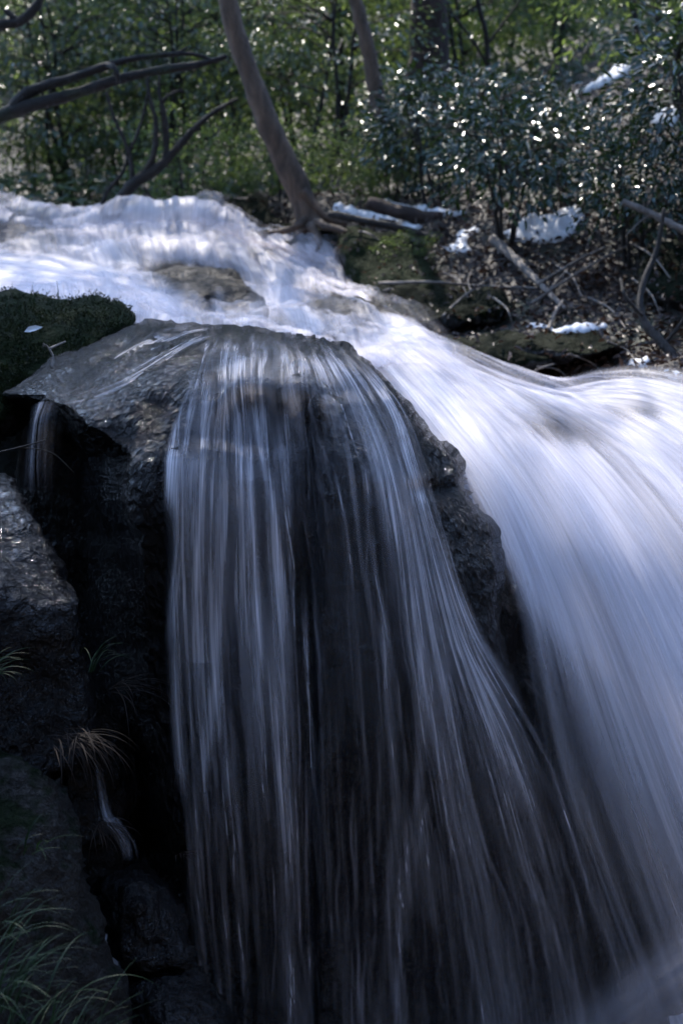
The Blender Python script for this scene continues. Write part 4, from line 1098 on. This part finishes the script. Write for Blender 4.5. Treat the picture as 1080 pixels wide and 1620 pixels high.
single_tree("dark mossy arching bough reaching in from the left edge",
    [(-420, 330, 11.0), (-260, 280, 11.0), (-120, 232, 11.0), (-20, 192, 11.0), (30, 172, 11.0), (80, 158, 11.0), (130, 144, 11.0), (190, 124, 11.0), (245, 112, 11.0), (300, 104, 11.0), (335, 96, 11.0), (358, 88, 11.0)], 30, 7, M['barkmoss'], None, .3,
    limbs=[([(18, 176, 11.0), (34, 152, 11.0), (66, 136, 11.0), (110, 124, 11.0), (150, 110, 11.0), (172, 102, 11.0), (210, 92, 11.0), (260, 86, 11.0), (300, 84, 11.0), (330, 92, 11.0)], 20, 5),
           ([(168, 102, 11.0), (180, 106, 10.9), (186, 120, 10.9), (187, 130, 10.95)], 10, 7),
           ([(275, 86, 11.0), (290, 78, 11.0), (296, 74, 11.0)], 6, 3)], name="arching_tree", seed=12, sides=10)
single_tree("dark bare bough in the top left corner",
    [(-200, 120, 12), (-90, 80, 12), (0, 40, 12), (25, 36, 12), (45, 22, 12), (60, 5, 12), (68, -20, 12), (80, -80, 12)], 20, 10, M['barkdark'], None, .2,
    limbs=[([(28, 36, 12), (14, 20, 12), (8, 16, 12)], 12, 8)], name="bare_tree", seed=13, sides=8)
single_tree("dark leaning stem by the small snow patch at the right edge",
    [(1076, 606, 8.9), (1068, 570, 8.9), (1045, 540, 9.0), (1022, 515, 9.1), (1012, 480, 9.2), (1020, 440, 9.3), (1040, 390, 9.4), (1050, 330, 9.4)], 18, 6, M['barkdark'], None, .3,
    limbs=[([(1050, 545, 9), (1070, 520, 9), (1090, 490, 9)], 8, 4), ([(1016, 500, 9.1), (990, 470, 9.1), (980, 440, 9.2)], 7, 3)], name="bare_shrub", seed=14, sides=8)

# ------------------------------------------------------------------ snow, logs, branches, litter
all_meshes = [o for o in col.objects if o.type == 'MESH' and (o.name.startswith(("ground", "rock", "boulder")))]
def bvh_all():
    V_, F_, n = [], [], 0
    for o in all_meshes:
        me = o.data; a = np.empty(len(me.vertices) * 3, np.float32); me.vertices.foreach_get("co", a)
        a = a.reshape(-1, 3) + np.array(o.location)
        V_.append(a)
        F_ += [tuple(i + n for i in p.vertices) for p in me.polygons]; n += len(a)
    return BVHTree.FromPolygons([tuple(v) for v in np.concatenate(V_).tolist()], F_)
BV = bvh_all()

def snow(outline, label, th=.06, seed=1, res=4):
    o = catmull(outline, 200, True); per = np.linalg.norm(np.diff(np.concatenate([o, o[:1]]), axis=0), axis=1).sum()
    o = even(np.concatenate([o, o[:1]]), max(14, int(per / res)) + 1)[:-1]
    o = o + np.stack([fbm(o / 18, 3, seed), fbm(o / 18 + 30, 3, seed + 2)], -1) * 4.0
    x0, y0 = o.min(0); x1, y1 = o.max(0)
    X, Yp = np.meshgrid(np.arange(x0, x1, res), np.arange(y0, y1, res * .7))
    g = np.stack([X.ravel(), Yp.ravel()], -1); g = g[inside(o, g)]
    if len(g): g = g[edge_dist(o, g) > res * .4]
    pts = np.concatenate([o, g]) if len(g) else o
    r = delaunay_2d_cdt([Vector(p) for p in pts], [], [list(range(len(o)))], 1, 1e-4)
    v2 = np.array([tuple(p) for p in r[0]]); tri = np.array([f for f in r[2] if len(f) == 3])
    d = edge_dist(o, v2); brd = d < 1e-3
    base = np.array([hit(x, y, BV) for x, y in v2])
    # keep the patch on one surface: depths far off the median are pulled in
    med = np.median(base[:, 1]); Yc = np.clip(base[:, 1], med - .8, med + .8); base = P(v2[:, 0], v2[:, 1], Yc)
    for _ in range(3):
        s = np.zeros(len(v2)); c = np.zeros(len(v2))
        for a_, b_ in ((0, 1), (1, 2), (2, 0)):
            np.add.at(s, tri[:, a_], base[tri[:, b_], 1]); np.add.at(c, tri[:, a_], 1)
        base = P(v2[:, 0], v2[:, 1], .5 * base[:, 1] + .5 * s / np.maximum(c, 1))
    k = np.clip(d / 14.0, 0, 1) ** .8
    top = base + np.array([0, -.25, 1.0]) * (th * k * (1 + .45 * fbm(base * 9, 3, seed)))[:, None]
    a, b, c = top[tri[0, 0]], top[tri[0, 1]], top[tri[0, 2]]
    if np.dot(np.cross(b - a, c - a), a) > 0: tri = tri[:, ::-1]
    n = len(v2); nbk = np.where(~brd)[0]; bi = np.arange(n); bi[nbk] = n + np.arange(len(nbk))
    V = np.concatenate([top, base[nbk] + np.array([0, .03, -.04])]); T = np.concatenate([tri, bi[tri][:, ::-1]])
    ob = build("snow_patch", V, T, M['snow'])
    tag(ob, label, "snow patch", "patches of old snow on the right bank")

def log(name, pts, w0, w1, bark, label, cat, group=None, twigs=(), rough=.15, seed=1, lift=0.0):
    mb = MB(); a = curve(pts, 28); v = P(a[:, 0], a[:, 1], a[:, 2])
    mb.tube(v, np.linspace(w0, w1, 28) * a[:, 2] / 4500, 9, rough, seed)
    for p_, x0, x1 in twigs:
        c = curve(p_, 12); vv = P(c[:, 0], c[:, 1], c[:, 2]); mb.tube(vv, np.linspace(x0, x1, 12) * c[:, 2] / 4500, 5, .1, seed)
    o = mb.build(name, bark); tag(o, label, cat, group)
    return o
def on(px, py, up=.0):
    h = hit(px, py, BV); return (px, py, float(h[1]) - .06 - up)

log("fallen_log", [(585, 322, 13.3), (640, 337, 13.1), (700, 348, 13.0), (760, 352, 12.9)], 22, 24, M['barkred'], "brown fallen log lying behind the snow strip with snow along its top", "log", seed=3)
log("fallen_log", [(520, 338, 12.7), (570, 348, 12.6), (630, 360, 12.5), (690, 378, 12.4)], 12, 12, M['barkdark'], "thin dark log buried under the front snow strip", "log", seed=4)
log("broken_branch", [on(780, 378, .25), on(815, 410, .2), on(850, 445, .15), on(893, 488, .05)], 17, 7, M['deadwood'], "pale broken branch lying aslant on the right bank", "branch",
    twigs=[([on(868, 460, .1), on(885, 440, .1), on(905, 418, .1)], 6, 2)], seed=5)
log("broken_branch", [on(866, 522, .05), on(878, 495, .1), on(890, 475, .1)], 7, 4, M['deadwood'], "short pale stick standing on the long snow strip", "branch", seed=6)
log("broken_branch", [on(560, 478, .05), on(590, 466, .08), on(618, 456, .08)], 7, 4, M['deadwood'], "pale stick at the water edge beside the mossy boulder", "branch", seed=7)
log("broken_branch", [on(600, 448, .1), on(680, 446, .1), on(760, 452, .1), on(850, 455, .1)], 6, 3, M['deadwood'], "long thin stick lying level across the mossy slab", "branch", seed=8)
log("broken_branch", [(985, 318, 10.2), (1030, 338, 10.1), (1070, 358, 10.0), (1120, 380, 9.9)], 10, 12, M['deadwood'], "grey brown bough slanting in from the right edge", "branch", twigs=[([(1030, 338, 10.1), (1010, 352, 10.1), (990, 372, 10.1)], 4, 2)], seed=9)
log("broken_branch", [on(700, 500, .05), on(720, 480, .1), on(745, 460, .15), on(775, 440, .15)], 5, 3, M['deadwood'], "grey twig propped on the mossy slab", "branch", twigs=[([on(745, 460, .15), on(740, 445, .2), on(745, 430, .2)], 3, 2)], seed=10)
log("broken_branch", [(850, 450, 10.6), (880, 432, 10.6), (920, 408, 10.7), (960, 390, 10.7)], 7, 4, M['deadwood'], "brown stick crossing behind the pale broken branch", "branch", seed=11)
log("broken_branch", [on(840, 480, .15), on(900, 440, .25), on(960, 405, .3), on(1000, 385, .3)], 5, 3, M['deadwood'], "thin grey branch trailing from the low shrub at right", "branch", seed=12)
for k, (x0, y0, x1, y1) in enumerate([(780, 470, 812, 520), (900, 560, 960, 600), (850, 580, 900, 600), (930, 470, 990, 520), (960, 540, 1010, 580), (820, 600, 880, 575), (1000, 440, 1045, 500), (700, 430, 740, 470), (880, 420, 920, 470), (540, 365, 600, 380), (600, 345, 640, 372), (990, 380, 1060, 440)]):
    log("twig", [on(x0, y0, .05), on((x0 + x1) / 2 + 6, (y0 + y1) / 2 - 6, .12), on(x1, y1, .05)], 4, 2, M['deadwood'], "thin bare twig among the leaf litter of the right bank", "twig", "bare twigs on the right bank", seed=20 + k)

snow([(522, 326), (545, 324), (580, 335), (620, 342), (655, 355), (684, 374), (672, 378), (640, 366), (600, 354), (560, 346), (530, 338)], "long front strip of snow from the leaning tree foot to the right", .09, 1)
snow([(590, 318), (610, 316), (650, 326), (700, 332), (735, 338), (720, 346), (680, 344), (640, 338), (600, 328)], "snow lying along the top of the fallen brown log", .08, 2)
snow([(698, 394), (720, 386), (726, 368), (752, 360), (758, 370), (742, 382), (746, 398), (722, 404)], "small three lobed snow patch left of the pale broken branch", .06, 3)
snow([(795, 372), (830, 350), (870, 345), (905, 330), (925, 345), (900, 378), (860, 388), (820, 386)], "broad snow patch behind the glossy leaves, above the pale branch", .10, 4)
snow([(830, 514), (856, 512), (870, 520), (905, 517), (950, 508), (958, 516), (915, 530), (880, 530), (850, 522)], "narrow snow strip low on the bank over the mossy rock", .05, 5)
snow([(984, 574), (1005, 568), (1028, 566), (1026, 580), (1000, 584)], "little snow patch near the water at the far right", .06, 6)
snow([(1040, 588), (1066, 588), (1078, 600), (1058, 602)], "tiny snow patch behind the dark leaning stem at right edge", .05, 7)
snow([(905, 145), (935, 132), (960, 118), (985, 100), (1000, 108), (990, 125), (955, 138), (920, 150)], "highest snow patch, on a ledge near the top right", .12, 8)
snow([(650, 268), (660, 248), (685, 244), (680, 265), (662, 280)], "snow patch glimpsed through leaves above the fallen log", .10, 9)
snow([(1030, 190), (1055, 175), (1075, 178), (1060, 200), (1040, 202)], "snow patch among leaves at right edge under the high one", .10, 10)

# leaf litter over the banks
def scatter(n, region, seed):
    rg = np.random.default_rng(seed); out_ = []
    poly = np.array(region, float); x0, y0 = poly.min(0); x1, y1 = poly.max(0)
    while len(out_) < n:
        q_ = np.stack([rg.uniform(x0, x1, 500), rg.uniform(y0, y1, 500)], -1); q_ = q_[inside(poly, q_)]
        out_ += q_.tolist()
    return np.array(out_[:n]), rg
qq, rg = scatter(9000, [(330, 320), (520, 300), (700, 240), (900, 140), (1080, 80), (1130, 300), (1130, 600), (880, 625), (800, 600), (700, 540), (600, 480), (560, 400), (420, 372)], 3)
lp = np.array([hit(x, y, BV) for x, y in qq]); lg = np.array([hit(x, y) for x, y in qq])
ok_ = (np.abs(lp[:, 1] - lg[:, 1]) < .03) | (rg.uniform(0, 1, len(lp)) < .18); lp = lp[ok_]; lp = lp + rg.normal(0, .015, lp.shape); lp[:, 2] += .02
mb = MB(); n = len(lp)
mb.leaves(lp, rg.normal(0, 1, (n, 3)) * np.array([1, 1, .35]), rg.normal(0, .5, (n, 3)) + np.array([0, -.2, 1]), rg.uniform(.03, .075, n), rg.uniform(.015, .035, n), .3, .3)
o = mb.build("leaf_litter", M['litterleaf'], origin='world'); tag(o, "brown fallen leaves littering the right bank among stones and snow", "leaf litter", kind="stuff")

ug = np.random.default_rng(12); un = 26000
uy = ug.uniform(15.5, 46, un); ux = ug.uniform(-.34, .34, un) * uy
uc = vnoise(np.stack([ux * .5, uy * .5], -1), 4) + .5 * vnoise(np.stack([ux * 1.6, uy * 1.6], -1), 5)
kp = (uc > -.25) & ~((ux > .10 * uy) & (uy < 16.5)); ux, uy = ux[kp], uy[kp]
up_ = np.array([drop(a, b) for a, b in zip(ux, uy)]); n = len(up_)
up_[:, 2] += ug.uniform(.03, .45, n)
mb = MB(); mb.leaves(up_, ug.normal(0, 1, (n, 3)) * np.array([1, 1, .4]), ug.normal(0, .5, (n, 3)) + np.array([0, -.2, 1]), ug.uniform(.08, .2, n), ug.uniform(.04, .09, n), .2, .25)
o = mb.build("undergrowth", M['grey'], origin='world'); tag(o, "low leafy undergrowth covering the wooded slope behind the stream", "undergrowth", kind="stuff")

# ------------------------------------------------------------------ grass, dead twig and small growth
def tuft(label, px, py, Y, n, length, lean, droop, width, mat, az=(0, 6.28), name="grass_tuft", seed=1, spread=.05, group=None):
    rg = np.random.default_rng(seed); base = P(px, py, Y); mb = MB()
    for _ in range(n):
        r = base + np.array([rg.normal(0, spread), rg.normal(0, spread), rg.normal(0, spread * .3)])
        mb.blade(r, rg.uniform(*az), length * rg.uniform(.45, 1.15), rg.uniform(*lean), rg.uniform(*droop), width * rg.uniform(.6, 1.2), 9, rg.uniform(-.5, .5))
    o = mb.build(name, mat); tag(o, label, "grass", group)
GT = "sedge tufts on the wet rocks at left"
tuft("lush green sedge tuft arching over the lowest left corner", -5, 1600, 3.5, 60, .30, (.15, .9), (.9, 1.9), .0065, M['grass'], (-1.2, 1.3), seed=1, spread=.07, group=GT)
tuft("green sedge tuft halfway down the lower left edge", -20, 1490, 3.6, 24, .26, (.2, .9), (.8, 1.8), .0055, M['grass'], (-1.1, 1.0), seed=2, spread=.06, group=GT)
tuft("dense green sedge tuft at the bottom of the left boulder", 60, 1720, 3.5, 60, .34, (.1, .8), (.7, 1.6), .006, M['grass'], (-1.4, 1.6), seed=3, spread=.08, group=GT)
tuft("small green sedge tuft cut by the left edge at mid height", -22, 1075, 4.4, 22, .17, (.3, 1.0), (.9, 1.6), .005, M['grass'], (-1.0, .9), seed=4, spread=.02, group=GT)
tuft("sparse green tuft hanging in front of the black recess", 148, 1062, 4.75, 12, .16, (.1, .8), (.8, 2.4), .005, M['grass'], (-.6, 2.2), seed=5, spread=.012, group=GT)
tuft("pale bent blades sprouting from the earthy boulder", 40, 1350, 3.95, 7, .16, (.2, 1.1), (.6, 1.2), .007, M['grass'], (-1.2, 1.2), seed=6, spread=.02, group=GT)
GD = "dead grass clumps hanging on the left rocks"
tuft("brown dead grass clump hanging between the left boulders", 120, 1165, 4.42, 60, .2, (1.3, 2.2), (.7, 1.4), .0045, M['dry'], (-1.6, .6), seed=7, spread=.035, name="dead_grass_tuft", group=GD)
tuft("thin dead grass strands trailing down the black recess", 178, 1090, 4.85, 16, .26, (.9, 1.6), (1.2, 1.8), .0035, M['dry'], (-1.4, .6), seed=8, spread=.02, name="dead_grass_tuft", group=GD)
tuft("short reddish dead grass beside the lower left trickle", 165, 1305, 4.5, 36, .13, (1.3, 2.0), (.9, 1.4), .004, M['dry'], (-1.8, .4), seed=9, spread=.02, name="dead_grass_tuft", group=GD)
tuft("small dead grass bit stuck to the veil's lower left edge", 285, 1355, 4.7, 12, .10, (.6, 1.2), (1.2, 2.1), .004, M['dry'], (-1.8, .4), seed=10, spread=.012, name="dead_grass_tuft", group=GD)
log("twig", [(82, 582, 5.75), (84, 565, 5.78), (78, 552, 5.8), (72, 545, 5.8)], 4, 3, M['deadwood'], "curled dead twig lying on the ledge beside the mossy boulder", "twig",
    twigs=[([(78, 552, 5.8), (90, 546, 5.85), (104, 540, 5.9)], 5, 3), ([(70, 548, 5.8), (69, 543, 5.8)], 5, 3)], seed=41)
log("twig", [(-20, 720, 5.3), (30, 708, 5.3), (72, 696, 5.3)], 4, 2, M['barkdark'], "thin dark twig poking across the small left ribbon of water", "twig", twigs=[([(30, 708, 5.3), (80, 715, 5.3), (118, 748, 5.3)], 2.5, 1)], seed=42)
lm = MB(); lm.leaves(np.array([P(38, 525, 6.72)]), np.array([[1, .1, .35]]), np.array([[0, -.8, .6]]), .09, .035)
tag(lm.build("fallen_leaf", M['snow']), "small pale leaf lying on the mossy boulder", "leaf")
mg = [(28, 482, 6.95), (50, 490, 6.95), (60, 478, 7.0), (25, 580, 6.6), (110, 500, 6.9), (150, 510, 6.85), (20, 560, 6.6)]
tuft("sparse green sprigs growing on top of the mossy boulder", 48, 486, 7.0, 9, .10, (.0, .6), (.2, .9), .004, M['grass'], seed=12, spread=.09, name="grass_tuft", group=GT)
